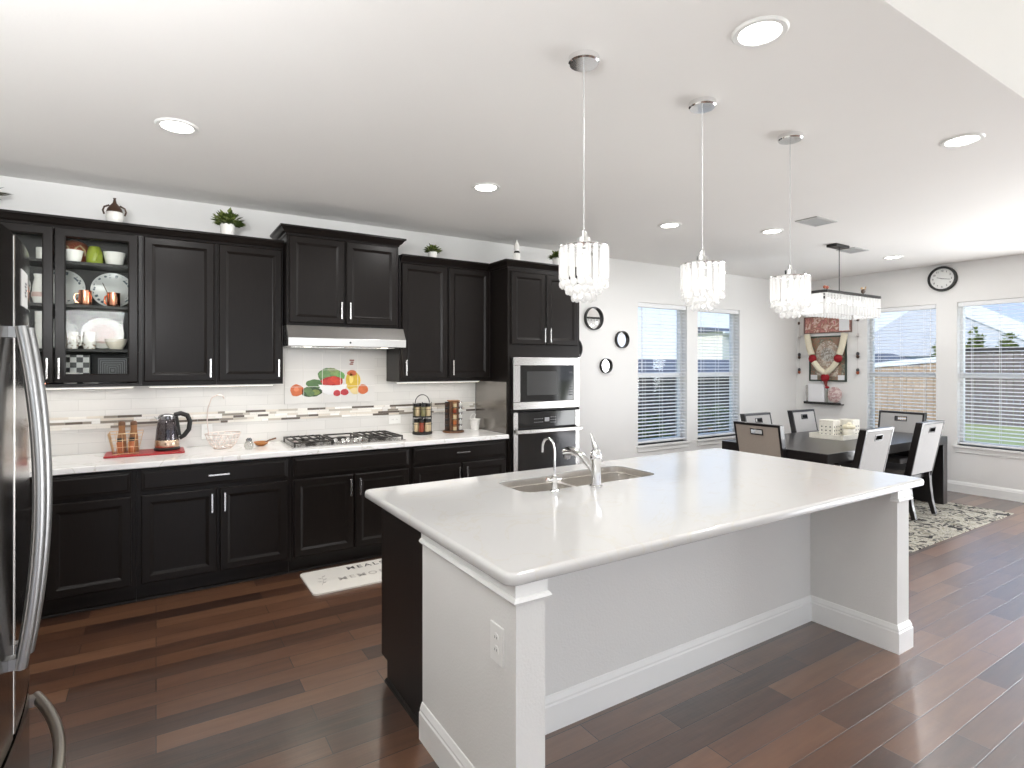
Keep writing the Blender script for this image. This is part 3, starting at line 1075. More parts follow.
# ------------------------------------------------------------------ range hood
t = thing('range_hood', 'stainless under-cabinet range hood over the gas cooktop', 'range hood', (0.842, 4.5, 1.70))
w = 0.94
MB().prism([(0, 0.004), (0, 0.066), (0.06, 0.163), (0.49, 0.163), (0.49, 0.004), (0.49, 0.0), (0.02, 0.0)], 'x', 0, w).build('canopy', M_ss_h, t, bevel=0.002)
MB().box(0.002, w - 0.002, -0.004, 0, 0.004, 0.064).build('front_lip', mat('bright_steel', (0.62, 0.61, 0.59, 1), 0.3, 1.0, noise=0.04, nscale=6, stretch=(0.6, 40, 40)), t, bevel=0.001)
MB().lathe([(0.008, -0.006), (0.008, -0.003)], (w / 2, 0, 0.034), 12, 'y').build('control_dot', M_black, t)
for lx in (0.16, w - 0.16):
    MB().lathe([(0.03, -0.003), (0.03, 0.0)], (lx, 0.08, 0), 16).build('hood_light', M_ledw, t)
f = MB()
for i in range(2):
    f.box(0.05 + i * 0.43, 0.46 + i * 0.43, 0.14, 0.46, -0.004, 0.0)
f.build('grease_filter', M_nickel, t)
for lx in (0.16, w - 0.16):
    lamp('hood_lamp', 'AREA', (0.842 + lx, 4.58, 1.69), 1.2, (1, 0.92, 0.8), (0, 0, 0), 0.05)

# under-cabinet light bars
for i, (a, b, lab) in enumerate(((-0.95, -0.13, 'slim light bar under the glass-door cabinet'), (-0.05, 0.80, 'slim light bar under the two solid-door cabinets left of the hood'), (1.83, 2.68, 'slim light bar under the cabinet beside the oven tower'))):
    t = thing('under_cabinet_light', lab, 'light', ((a + b) / 2, 4.86, UZ0), 0, 'under-cabinet light bars')
    MB().box(-(b - a) / 2, (b - a) / 2, -0.02, 0.02, -0.014, -0.0005).build('housing', M_whitep, t)
    MB().box(-(b - a) / 2 + 0.01, (b - a) / 2 - 0.01, -0.014, 0.014, -0.017, -0.014).build('diffuser', M_ledw, t)
    lamp('bar_lamp', 'AREA', (0, 0, -0.02), 0.7, (1, 0.975, 0.94), (0, 0, 0), b - a - 0.05, 0.03, parent=t)

# ------------------------------------------------------------------ fruit mural of printed tiles
mx0, mz0, tw, th = 0.905, 1.228, 0.1545, 0.1435
t = thing('printed_tile_mural', 'white tile panel printed with a bowl of vegetables below the hood', 'mural', (mx0, YB - 0.0085, mz0))
g = MB()
for i in range(5):
    for j in range(3):
        g.box(i * tw + 0.001, (i + 1) * tw - 0.001, -0.005, 0, j * th + 0.001, (j + 1) * th - 0.001)
g.build('tiles', mat('mural_tile', rgb(219, 217, 214), 0.2, noise=0.02), t, bevel=0.0008)


def blob(name, cx, cz, rx, rz_, m, k=0, n=24, wob=0.0, order=0):
    q = MB(); rr = random.Random(k)
    ph = [rr.uniform(0, 6.28) for _ in range(4)]
    pts = []
    for i in range(n):
        a = 2 * PI * i / n
        f = 1 + wob * (math.sin(3 * a + ph[0]) + 0.6 * math.sin(5 * a + ph[1]) + 0.5 * math.sin(8 * a + ph[2]))
        pts.append((cx + rx * f * math.cos(a), cz + rz_ * f * math.sin(a)))
    q.prism(pts, 'y', -0.0052 - 0.0003 * order, -0.005 - 0.0003 * (order - 1))
    return q.build(name, m, t)


C_tom = mat('print_tomato', rgb(178, 44, 38), 0.3, noise=0.4, nscale=22)
C_org = mat('print_orange', rgb(206, 108, 62), 0.3, noise=0.3, nscale=22)
C_yel = mat('print_yellow', rgb(218, 184, 60), 0.3, noise=0.3, nscale=18)
C_grn = mat('print_green', rgb(84, 118, 70), 0.3, noise=0.5, nscale=26)
C_grd = mat('print_dark_green', rgb(58, 80, 52), 0.3, noise=0.5, nscale=26)
C_rad = mat('print_radish', rgb(190, 60, 66), 0.3, noise=0.4, nscale=30)
C_bowl = mat('print_bowl', rgb(236, 236, 238), 0.3, noise=0.02)
blob('printed_cabbage', 0.375, 0.235, 0.105, 0.068, C_grn, 1, wob=0.05, order=1)
blob('printed_lettuce', 0.245, 0.165, 0.07, 0.042, C_grn, 2, wob=0.06, order=2)
blob('printed_pepper', 0.575, 0.19, 0.066, 0.088, C_yel, 4, wob=0.025, order=2)
blob('printed_pepper_top', 0.565, 0.258, 0.042, 0.026, C_org, 5, wob=0.04, order=3)
blob('printed_corn', 0.595, 0.10, 0.045, 0.03, mat('print_cream', rgb(226, 206, 150), 0.3, noise=0.2), 15, wob=0.05, order=3)
blob('printed_tomatoes', 0.395, 0.185, 0.095, 0.045, C_tom, 6, wob=0.04, order=3)
q = MB().prism([(0.275, 0.160), (0.315, 0.09), (0.36, 0.072), (0.46, 0.072), (0.49, 0.09), (0.525, 0.160), (0.40, 0.150)], 'y', -0.0064, -0.0060)
q.build('printed_bowl', C_bowl, t)
blob('printed_cucumber', 0.22, 0.10, 0.085, 0.045, C_grd, 7, wob=0.06, order=5)
blob('printed_onion', 0.10, 0.115, 0.055, 0.05, C_org, 8, wob=0.05, order=5)
blob('printed_radish', 0.435, 0.083, 0.032, 0.027, C_rad, 9, wob=0.03, order=6)
blob('printed_radish', 0.50, 0.09, 0.036, 0.028, C_rad, 10, wob=0.03, order=6)
blob('printed_tomato', 0.665, 0.112, 0.046, 0.044, C_org, 11, wob=0.03, order=5)
for k_, (cx_, cz_, r_) in enumerate(((0.335, 0.178, 0.030), (0.385, 0.190, 0.036), (0.44, 0.182, 0.034), (0.41, 0.206, 0.03))):
    blob('printed_tomato', cx_, cz_, r_, r_ * 0.85, mat('print_red_%d' % k_, rgb(186 + 8 * k_, 50 + 6 * k_, 44), 0.3, noise=0.25, nscale=30), 30 + k_, wob=0.03, order=4 + 0.25 * k_)
for k_, (cx_, cz_, rx_, rz2) in enumerate(((0.33, 0.25, 0.05, 0.032), (0.42, 0.262, 0.045, 0.03), (0.47, 0.235, 0.035, 0.03), (0.385, 0.285, 0.035, 0.02))):
    blob('printed_leaf', cx_, cz_, rx_, rz2, mat('print_leaf_%d' % k_, rgb(110 + 18 * (k_ % 2), 146 + 10 * (k_ % 3), 92), 0.3, noise=0.4, nscale=34), 40 + k_, wob=0.09, order=1.3 + 0.2 * k_)
for k_, (cx_, cz_) in enumerate(((0.19, 0.115), (0.255, 0.095), (0.21, 0.085))):
    blob('printed_cucumber', cx_, cz_, 0.034, 0.024, mat('print_cuke_%d' % k_, rgb(92 + 30 * (k_ % 2), 118 + 20 * (k_ % 2), 74), 0.3, noise=0.4, nscale=34), 50 + k_, wob=0.05, order=6 + 0.25 * k_)
blob('printed_highlight', 0.56, 0.21, 0.018, 0.045, mat('print_light_yellow', rgb(238, 214, 120), 0.3, noise=0.1), 60, wob=0.05, order=3)
blob('printed_highlight', 0.095, 0.125, 0.02, 0.02, mat('print_light_orange', rgb(226, 140, 100), 0.3, noise=0.2), 61, wob=0.05, order=6)
jt = MB()
for i in range(1, 5):
    jt.box(i * tw - 0.0014, i * tw + 0.0014, -0.0079, -0.0003, 0.002, 3 * th - 0.002)
for j in range(1, 3):
    jt.box(0.002, 5 * tw - 0.002, -0.0079, -0.0003, j * th - 0.0014, j * th + 0.0014)
jt.build('tile_joints', M_white, t)
q = MB()
for i in range(3):
    q.box(0.545 + 0.008 * (i % 2), 0.585 - 0.004 * i, -0.0057, -0.005, 0.365 - i * 0.017, 0.377 - i * 0.017)
q.build('printed_mark', mat('print_red_brown', rgb(140, 80, 66), 0.4, noise=0.1), t)


# outlets
def outlet(label, loc, rz, h=0.115, w=0.075, horiz=False):
    t = thing('wall_outlet', label, 'outlet', loc, rz)
    W_, H_ = (h, w) if horiz else (w, h)
    MB().box(-W_ / 2, W_ / 2, -0.006, 0, -H_ / 2, H_ / 2).build('cover_plate', M_whitep, t, bevel=0.002)
    for s in (-1, 1):
        c = (s * 0.02, 0) if horiz else (0, s * 0.02)
        q = MB().lathe([(0.0155, -0.0085), (0.0155, -0.006)], (c[0], 0, c[1]), 18, 'y')
        o = q.build('socket', M_whitep, t)
        k = MB()
        for dx in (-0.006, 0.006):
            k.box(c[0] + dx - 0.001, c[0] + dx + 0.001, -0.0090, -0.0083, c[1] - 0.002, c[1] + 0.006)
        k.build('slots', M_lash, o)
    return t


outlet('white outlet on the tiles right of the cooktop', (1.868, YB - 0.0085, 1.052), 0, horiz=True)
outlet('white outlet on the tiles behind the wire fruit basket', (0.335, YB - 0.0085, 1.035), 0)

# ------------------------------------------------------------------ cooktop
CZ = 0.9255
t = thing('gas_cooktop', 'stainless gas cooktop with dark grates set into the back counter', 'cooktop', (0.865, 4.47, CZ))
MB().prism([(0, 0), (0.008, 0.008), (0.902, 0.008), (0.91, 0)], 'y', 0, 0.49).build('steel_plate', M_ss_h, t, bevel=0.002)


def grate(x0, x1, m):
    q = MB()
    z0, z1 = 0.03, 0.042
    for x in (x0, x1 - 0.012):
        q.box(x, x + 0.012, 0.03, 0.46, z0, z1)
    for y in (0.03, 0.24, 0.448):
        q.box(x0, x1, y, y + 0.012, z0, z1)
    n = 5
    for i in range(1, n):
        x = x0 + (x1 - x0) * i / n
        q.box(x - 0.004, x + 0.004, 0.03, 0.46, z0 + 0.002, z1 + 0.003)
    for x in (x0, x1 - 0.012):
        for y in (0.03, 0.448):
            q.box(x, x + 0.012, y, y + 0.012, 0.008, z0)
    return q.build('grate', m, t, bevel=0.002)


def burner(x, y, r):
    MB().lathe([(r * 1.3, 0.008), (r * 1.2, 0.014), (r, 0.016), (r, 0.024), (r * 0.8, 0.029), (1e-5, 0.029)], (x, y, 0), 20, caps=False).build('burner', M_iron, t, smooth=True)


grate(0.02, 0.315, M_iron); grate(0.595, 0.89, M_iron)
for x, y, r in ((0.165, 0.13, 0.035), (0.165, 0.35, 0.03), (0.745, 0.13, 0.03), (0.745, 0.35, 0.035), (0.455, 0.31, 0.045)):
    burner(x, y, r)
q = MB()
for dx, dy in ((-1, -1), (1, -1), (1, 1), (-1, 1)):
    q.box(0.455 + dx * 0.115 - 0.006, 0.455 + dx * 0.115 + 0.006, 0.31 + dy * 0.13 - 0.006, 0.31 + dy * 0.13 + 0.006, 0.008, 0.042)
for s in (-1, 1):
    q.box(0.34, 0.57, 0.31 + s * 0.13 - 0.006, 0.31 + s * 0.13 + 0.006, 0.03, 0.042)
    q.box(0.455 + s * 0.115 - 0.006, 0.455 + s * 0.115 + 0.006, 0.18, 0.44, 0.03, 0.042)
q.build('centre_grate', M_iron, t, bevel=0.002)
for i in range(5):
    x = 0.355 + i * 0.05
    y = 0.08 if i % 2 else 0.125
    MB().lathe([(0.02, 0.008), (0.021, 0.012), (0.017, 0.016), (0.0155, 0.036), (0.012, 0.04), (1e-5, 0.04)], (x, y, 0), 16, caps=False).build('knob', M_chrome, t, smooth=True)

# ------------------------------------------------------------------ things on the back counter
CT = 0.9255
o = one('red_tray', MB().prism([(-0.24, -0.13), (0.22, -0.13), (0.235, -0.115), (0.235, 0.13), (0.22, 0.145), (-0.225, 0.145), (-0.24, 0.13)], 'z', 0, 0.012), M_red, 'flat red tray under the kettle and shaker basket', 'tray', (-0.06, 4.80, CT), smooth=False, bevel=0.003)
TR = CT + 0.0125
# kettle
t = thing('electric_kettle', 'glass and steel electric kettle with black handle on the red tray', 'kettle', (0.068, 4.83, TR))
MB().lathe([(0.082, 0), (0.084, 0.012), (0.078, 0.02), (0.074, 0.022), (1e-5, 0.022)], seg=28, caps=False).build('base', M_black, t, smooth=True)
MB().lathe([(0.076, 0.022), (0.0785, 0.03), (0.076, 0.072), (0.0745, 0.074), (1e-5, 0.072)], seg=28, caps=False).build('steel_band', mat('warm_steel', (0.62, 0.46, 0.34, 1), 0.25, 1.0, noise=0.05), t, smooth=True)
MB().lathe([(0.0745, 0.074), (0.068, 0.15), (0.054, 0.232), (0.051, 0.232), (0.065, 0.15), (0.071, 0.076)], seg=28, caps=False).build('glass_body', m_pane('kettle_glass', (0.62, 0.60, 0.62, 1), 1.6), t, smooth=True)
MB().lathe([(0.0705, 0.0745), (0.066, 0.15), (1e-5, 0.152)], seg=28, caps=False).build('water', m_pane('kettle_water', (0.75, 0.74, 0.76, 1), 1.33), t, smooth=True)
MB().lathe([(0.0555, 0.225), (0.0565, 0.245), (0.045, 0.256), (0.018, 0.262), (1e-5, 0.263)], seg=28, caps=False).build('lid', M_hinge, t, smooth=True)
MB().prism([(-0.05, 0.232), (-0.085, 0.246), (-0.05, 0.205)], 'y', -0.016, 0.016).build('spout', M_ss, t, bevel=0.003)
MB().tube([(0.045, 0, 0.252), (0.085, 0, 0.262), (0.128, 0, 0.245), (0.146, 0, 0.20), (0.138, 0, 0.14), (0.108, 0, 0.098), (0.078, 0, 0.078)], [0.014, 0.015, 0.015, 0.014, 0.014, 0.014, 0.012], 10, sx=1.2).build('handle', M_black, t, smooth=True)
MB().tube([(0.058, 0, 0.24), (0.066, 0, 0.18), (0.078, 0, 0.10)], 0.013, 8).build('handle_strip', M_black, t, smooth=True)
# wire basket holding shakers
M_gold = mat('gold_wire', (0.72, 0.52, 0.32, 1), 0.3, 1.0, noise=0.05)
t = thing('wire_basket', 'square gold wire basket with jars on the red tray', 'basket', (-0.178, 4.80, TR))
q = MB()
zz = [0.004, 0.05, 0.1, 0.145]
for i, z in enumerate(zz):
    s = 0.072 + 0.028 * z / 0.145
    q.tube([(-s, -s, z), (s, -s, z), (s, s, z), (-s, s, z)], 0.003 if i in (0, 3) else 0.0018, 6, closed=True)
for i in range(6):
    f = -1 + 2 * i / 5
    for a in range(4):
        def R(p):
            for _ in range(a):
                p = (-p[1], p[0], p[2])
            return p
        q.tube([R((0.072 * f, -0.072, 0.004)), R((0.1 * f, -0.1, 0.145))], 0.0018, 6)
for i in range(1, 5):
    q.tube([(-0.072 + 0.0288 * i, -0.072, 0.004), (-0.072 + 0.0288 * i, 0.072, 0.004)], 0.0018, 6)
q.build('wire_frame', M_gold, t)
for i, (dx, dy, lab) in enumerate(((-0.026, 0.03, 'left brown bottle standing in the gold wire basket'), (0.044, 0.025, 'right brown bottle standing in the gold wire basket'))):
    b = thing('oil_bottle', lab, 'bottle', (-0.178 + dx, 4.80 + dy, TR + 0.0065))
    MB().lathe([(0.028, 0), (0.029, 0.02), (0.026, 0.10), (0.019, 0.15), (0.02, 0.185), (1e-5, 0.185)], seg=18, caps=False).build('body', M_wood, b, smooth=True)
    MB().lathe([(0.021, 0.1855), (0.021, 0.205), (0.012, 0.215), (1e-5, 0.216)], seg=14, caps=False).build('cap', M_woodb, b, smooth=True)
for i, (dx, dy) in enumerate(((-0.032, -0.038), (0.032, -0.038))):
    b = thing('spice_jar', ['left small amber jar at the front of the gold wire basket', 'right small amber jar at the front of the gold wire basket'][i], 'jar', (-0.178 + dx, 4.80 + dy, TR + 0.0065))
    MB().lathe([(0.022, 0), (0.023, 0.01), (0.022, 0.07), (0.017, 0.08), (1e-5, 0.08)], seg=18, caps=False).build('body', M_amber, b, smooth=True)
    MB().lathe([(0.019, 0.0805), (0.019, 0.102), (1e-5, 0.102)], seg=14, caps=False).build('lid', M_black, b, smooth=True)
# pale wire fruit basket with hook
M_pwire = mat('pale_rose_wire', (0.78, 0.66, 0.60, 1), 0.3, 1.0, noise=0.05)
t = thing('fruit_basket', 'empty pale wire fruit basket with tall banana hook', 'basket', (0.43, 4.80, CT))
q = MB()
rings = [(0.062, 0.003), (0.088, 0.032), (0.108, 0.07), (0.122, 0.112)]
for i, (r, z) in enumerate(rings):
    q.tube([(r * math.cos(2 * PI * k / 32), r * math.sin(2 * PI * k / 32), z) for k in range(32)], 0.0028 if i in (0, 3) else 0.0016, 6, closed=True)
for k in range(16):
    for s in (-1, 1):
        q.tube([(r * math.cos(2 * PI * (k + s * 0.55 * j) / 16), r * math.sin(2 * PI * (k + s * 0.55 * j) / 16), z) for j, (r, z) in enumerate(rings)], 0.0013, 5)
q.build('wire_bowl', M_pwire, t)
MB().tube([(-0.09, 0.085, 0.1), (-0.10, 0.095, 0.2), (-0.095, 0.09, 0.3), (-0.07, 0.07, 0.38), (-0.03, 0.03, 0.405), (0.0, 0.0, 0.395), (0.008, -0.008, 0.375)], 0.0035, 8).build('hook', M_pwire, t, smooth=True)
# glass jar and spoon rest
t = thing('glass_jar', 'small tilted clear glass jar with metal top near the wooden spoon rest', 'jar', (0.585, 4.60, CT))
MB().lathe([(0.022, 0), (0.034, 0.02), (0.034, 0.045), (0.02, 0.065), (0.018, 0.065), (0.031, 0.044), (0.031, 0.021), (0.02, 0.003), (1e-5, 0.003)], seg=20, caps=False).build('body', M_clear, t, smooth=True)
MB().lathe([(0.021, 0.0655), (0.021, 0.08), (0.012, 0.088), (1e-5, 0.089)], seg=18, caps=False).build('lid', M_hinge, t, smooth=True)
t = thing('spoon_rest', 'small brown wooden spoon dish between fruit basket and cooktop', 'spoon rest', (0.695, 4.78, CT))
q = bowl_mb(0.055, 0.032, 0.4)
q.build('dish', mat('orange_wood', rgb(176, 116, 62), 0.4, noise=0.2), t, smooth=True)
MB().tube([(0.02, 0.0, 0.012), (0.06, 0.02, 0.036), (0.115, 0.05, 0.045)], [0.012, 0.006, 0.007], 8).build('spoon', M_woodb, t, smooth=True)
# spice carousel
t = thing('spice_carousel', 'black two-tier spice carousel with a hoop handle', 'spice rack', (2.067, 4.82, CT))
MB().lathe([(0.088, 0), (0.092, 0.006), (0.09, 0.02), (0.02, 0.024), (1e-5, 0.024)], seg=28, caps=False).build('base', M_black, t, smooth=True)
for z in (0.155,):
    MB().lathe([(0.086, z), (0.088, z + 0.006), (0.086, z + 0.012), (1e-5, z + 0.012)], seg=28).build('tier', M_black, t, smooth=True)
q = MB().tube([(0, 0, 0.02), (0, 0, 0.29)], 0.006, 8)
for zc in (0.092, 0.228):
    q.tube([(0.09 * math.cos(2 * PI * k / 24), 0.09 * math.sin(2 * PI * k / 24), zc) for k in range(24)], 0.0022, 6, closed=True)
for s in (-1, 1):
    q.tube([(s * 0.09, 0, 0.01), (s * 0.09, 0, 0.29)], 0.003, 6)
q.build('frame', M_black, t)
MB().tube([(0.07 * math.cos(PI * k / 12), 0, 0.285 + 0.075 * math.sin(PI * k / 12)) for k in range(13)], 0.0042, 8).build('hoop_handle', M_black, t, smooth=True)
SPM = [M_amber, mat('tan_spice', rgb(196, 176, 140), 0.3, noise=0.2), mat('red_spice', rgb(140, 60, 36), 0.3, noise=0.3), mat('green_spice', rgb(120, 116, 80), 0.3, noise=0.3)]
n = 0
for tier, zb in ((0, 0.0245), (1, 0.1675)):
    for k in range(7):
        a = 2 * PI * k / 7 + 0.25 * tier - 0.3
        j = thing('spice_jar', 'spice jar with dark lid on the %s tier of the black carousel' % ('lower', 'upper')[tier], 'jar', (2.067 + 0.06 * math.cos(a), 4.82 + 0.06 * math.sin(a), CT + zb), 0, 'jars on the %s carousel tier' % ('lower', 'upper')[tier])
        MB().lathe([(0.018, 0), (0.0205, 0.008), (0.0205, 0.075), (0.016, 0.084), (1e-5, 0.084)], seg=16, caps=False).build('jar_body', SPM[(k * 2 + tier) % 4] if tier else SPM[(1, 0, 1, 3, 1, 2, 1)[k]], j, smooth=True)
        MB().lathe([(0.0205, 0.0845), (0.0205, 0.112), (1e-5, 0.113)], seg=16, caps=False).build('lid', M_black, j, smooth=True)
# revolving tower of jars
t = thing('spice_tower', 'brown revolving spice tower on a round wooden base', 'spice rack', (2.374, 4.80, CT))
MB().lathe([(0.10, 0), (0.102, 0.008), (0.098, 0.016), (1e-5, 0.016)], seg=30, caps=False).build('base', M_woodb, t, smooth=True)
MB().box(-0.042, 0.042, -0.042, 0.042, 0.017, 0.29).build('core', M_woodb, t, bevel=0.003)
MB().box(-0.052, 0.052, -0.052, 0.052, 0.29, 0.30).build('top_plate', M_wood, t, bevel=0.002)
lg = MB()
for k in range(5):
    z = 0.022 + k * 0.054
    for s in (-1, 1):
        lg.box(s * 0.043, s * 0.082, -0.03, 0.03, z - 0.003, z)
        lg.box(-0.03, 0.03, s * 0.043, s * 0.082, z - 0.003, z)
lg.build('ledges', M_black, t)
t.rotation_euler = (0, 0, -0.25)
for side in range(3):
    a = (-PI / 2, 0, PI)[side] - 0.25
    for k in range(5):
        x, y = 2.374 + 0.0635 * math.cos(a), 4.80 + 0.0635 * math.sin(a)
        j = thing('spice_jar', ['brown spice jar on the front face of the spice tower', 'clear jar on the right side of the spice tower', 'dark jar on the left side of the spice tower'][side], 'jar', (x, y, CT + 0.0225 + k * 0.054), a + PI / 2, ['jars on the tower front', 'jars on the tower right side', 'jars on the tower left side'][side])
        MB().lathe([(0.017, 0), (0.018, 0.004), (0.018, 0.034), (1e-5, 0.034)], seg=14, caps=False).build('jar_body', [SPM[(1, 0, 1, 2, 1)[k]], M_jar, M_brown][side], j, smooth=True)
        MB().lathe([(0.0185, 0.0342), (0.0185, 0.047), (1e-5, 0.047)], seg=14, caps=False).build('lid', [M_wood, M_nickel, M_black][side], j, smooth=True)
# little white basket by the tower
t = thing('white_cup', 'small white cup with looped handle in the corner by the steel panel', 'cup', (2.635, 4.86, CT))
MB().lathe([(0.038, 0), (0.04, 0.01), (0.055, 0.10), (0.058, 0.105), (0.053, 0.10), (0.036, 0.012), (1e-5, 0.011)], seg=24, caps=False).build('body', M_white, t, smooth=True)
MB().tube([(-0.05, 0.0, 0.09), (-0.04, 0, 0.14), (-0.01, 0, 0.165), (0.01, 0, 0.15), (-0.005, 0, 0.11)], 0.004, 8).build('handle', M_white, t, smooth=True)


# ------------------------------------------------------------------ on top of the cabinets
def leaf_clump(mb_, c, R, n, L, seed, up=0.5, wd=0.3):
    rr = random.Random(seed)
    for i in range(n):
        a = rr.uniform(0, 2 * PI)
        el = rr.uniform(0.1, 1.35)
        d = Vector((math.cos(a) * math.cos(el), math.sin(a) * math.cos(el), math.sin(el) * up + 0.12)).normalized()
        st = Vector(c) + d * rr.uniform(0.0, R)
        l = L * rr.uniform(0.6, 1.15)
        sd = d.cross(Vector((0, 0, 1)))
        sd = sd.normalized() if sd.length > 1e-3 else Vector((1, 0, 0))
        nn = sd.cross(d)
        w_ = l * wd
        p = [st, st + d * l * 0.4 + sd * w_ * 0.5 + nn * l * 0.06, st + d * l * 0.95 - Vector((0, 0, l * 0.12)), st + d * l * 0.4 - sd * w_ * 0.5 + nn * l * 0.06, st + d * l * 0.45 - nn * 0.003]
        mb_.add(p, [(0, 1, 4), (1, 2, 4), (2, 3, 4), (3, 0, 4), (0, 1, 2, 3)])
    return mb_


def potted(label, loc, rp, hp, R, n, L, seed):
    t = thing('potted_plant', label, 'plant', loc)
    MB().lathe([(rp * 0.86, 0), (rp, hp), (rp * 0.92, hp), (rp * 0.85, hp * 0.8), (1e-5, hp * 0.8)], seg=24, caps=False).build('pot', M_white, t, smooth=True)
    leaf_clump(MB(), (0, 0, hp * 0.85), R, n, L, seed, wd=0.5).build('leaves', M_green_dk, t)
    leaf_clump(MB(), (0, 0, hp * 0.92), R * 1.1, n // 2, L * 0.95, seed + 9, wd=0.5).build('pale_leaves', M_green_lt, t)
    return t


TOPZ = 2.5185
potted('large potted plant in white pot above the cabinet left of the hood', (0.455, 4.74, TOPZ), 0.052, 0.095, 0.085, 260, 0.062, 1)
potted('small potted plant in white pot above the cabinet right of the hood', (2.13, 4.73, TOPZ), 0.042, 0.065, 0.055, 180, 0.05, 2)
potted('potted plant on the oven tower, partly behind the nearest pendant lamp', (3.37, 4.5, TOPZ), 0.05, 0.10, 0.065, 200, 0.055, 3)
t = thing('spiky_plant', 'spiky dark plant on the far left cabinet top at frame edge', 'plant', (-0.93, 4.76, TOPZ))
MB().lathe([(0.045, 0), (0.055, 0.09), (0.05, 0.09), (1e-5, 0.08)], seg=20, caps=False).build('pot', M_grey, t, smooth=True)
leaf_clump(MB(), (0, 0, 0.09), 0.02, 60, 0.16, 5, up=0.7, wd=0.09).build('leaves', mat('dark_spiky_leaf', rgb(74, 72, 62), 0.5, noise=0.3), t)
t = thing('garlic_ornament', 'white garlic-shaped jar with brown top above the glass-door cabinet', 'ornament', (-0.242, 4.76, TOPZ))
MB().lathe([(0.03, 0), (0.045, 0.02), (0.052, 0.055), (0.048, 0.09), (0.036, 0.118), (1e-5, 0.122)], seg=24, caps=False).build('body', M_white, t, smooth=True)
MB().lathe([(0.0502, 0.088), (0.044, 0.11), (0.028, 0.135), (0.012, 0.155), (0.007, 0.18), (0.01, 0.188), (1e-5, 0.19)], seg=20, caps=False).build('lid', M_brown, t, smooth=True)
for s in (-1, 1):
    MB().tube([(s * 0.03, -0.01, 0.135), (s * 0.058, -0.012, 0.12), (s * 0.066, -0.012, 0.095), (s * 0.058, -0.012, 0.07)], 0.006, 8).build('leaf_handle', M_brown, t, smooth=True)
t = thing('white_figurine', 'slim white figurine with dark band standing on the oven tower', 'figurine', (2.86, 4.45, TOPZ))
MB().lathe([(0.032, 0), (0.036, 0.03), (0.034, 0.065), (0.03, 0.085), (1e-5, 0.09)], seg=20, caps=False).build('base', M_white, t, smooth=True)
MB().lathe([(0.031, 0.0855), (0.024, 0.105), (1e-5, 0.108)], seg=20, caps=False).build('dark_band', M_black, t, smooth=True)
MB().lathe([(0.022, 0.106), (0.028, 0.13), (0.022, 0.165), (0.009, 0.195), (0.004, 0.21), (1e-5, 0.212)], seg=18, caps=False).build('figure', M_white, t, smooth=True)
MB().prism([(0.01, 0.16), (0.03, 0.165), (0.012, 0.175)], 'y', -0.005, 0.005).build('beak', M_white, t)

# ------------------------------------------------------------------ kitchen island
def chaikin(p, n=3):
    for _ in range(n):
        q = []
        for i in range(len(p)):
            a, b = p[i], p[(i + 1) % len(p)]
            q.append((a[0] * 0.75 + b[0] * 0.25, a[1] * 0.75 + b[1] * 0.25))
            q.append((a[0] * 0.25 + b[0] * 0.75, a[1] * 0.25 + b[1] * 0.75))
        p = q
    return p


def rrect(x0, x1, y0, y1, r, n=6):
    p = []
    for cx, cy, a0 in ((x1 - r, y0 + r, -PI / 2), (x1 - r, y1 - r, 0), (x0 + r, y1 - r, PI / 2), (x0 + r, y0 + r, PI)):
        for i in range(n + 1):
            a = a0 + PI / 2 * i / n
            p.append((cx + r * math.cos(a), cy + r * math.sin(a)))
    return p


def slab(name, outer, holes, z0, z1, m, parent=None, bevel=0.0):
    bm = bmesh.new()
    es = []
    for lp in [outer] + holes:
        vs = [bm.verts.new((x, y, z0)) for x, y in lp]
        es += [bm.edges.new((vs[i], vs[(i + 1) % len(vs)])) for i in range(len(vs))]
    bmesh.ops.triangle_fill(bm, use_beauty=True, use_dissolve=False, edges=es)
    g = bmesh.ops.extrude_face_region(bm, geom=list(bm.faces))
    bmesh.ops.translate(bm, verts=[v for v in g['geom'] if isinstance(v, bmesh.types.BMVert)], vec=(0, 0, z1 - z0))
    bmesh.ops.recalc_face_normals(bm, faces=bm.faces)
    me = bpy.data.meshes.new(name)
    bm.to_mesh(me); bm.free()
    me.materials.append(m)
    o = bpy.data.objects.new(name, me)
    COL.objects.link(o)
    if parent: o.parent = parent
    if bevel:
        b = o.modifiers.new('bevel', 'BEVEL'); b.width = bevel; b.segments = 5; b.limit_method = 'ANGLE'; b.angle_limit = math.radians(50)
    return o


IX0, IX1, IY0, IY1 = 0.90, 3.685, 1.448, 2.868
sink_out = chaikin([(1.58, 2.335), (2.49, 2.335), (2.50, 2.70), (2.02, 2.70), (1.97, 2.655), (1.57, 2.655)], 1)
sink_out = chaikin([(1.56, 2.335), (1.80, 2.335), (2.30, 2.335), (2.50, 2.335), (2.50, 2.52), (2.50, 2.70), (2.30, 2.70), (2.06, 2.70), (1.98, 2.66), (1.78, 2.66), (1.56, 2.66), (1.56, 2.50)], 3)


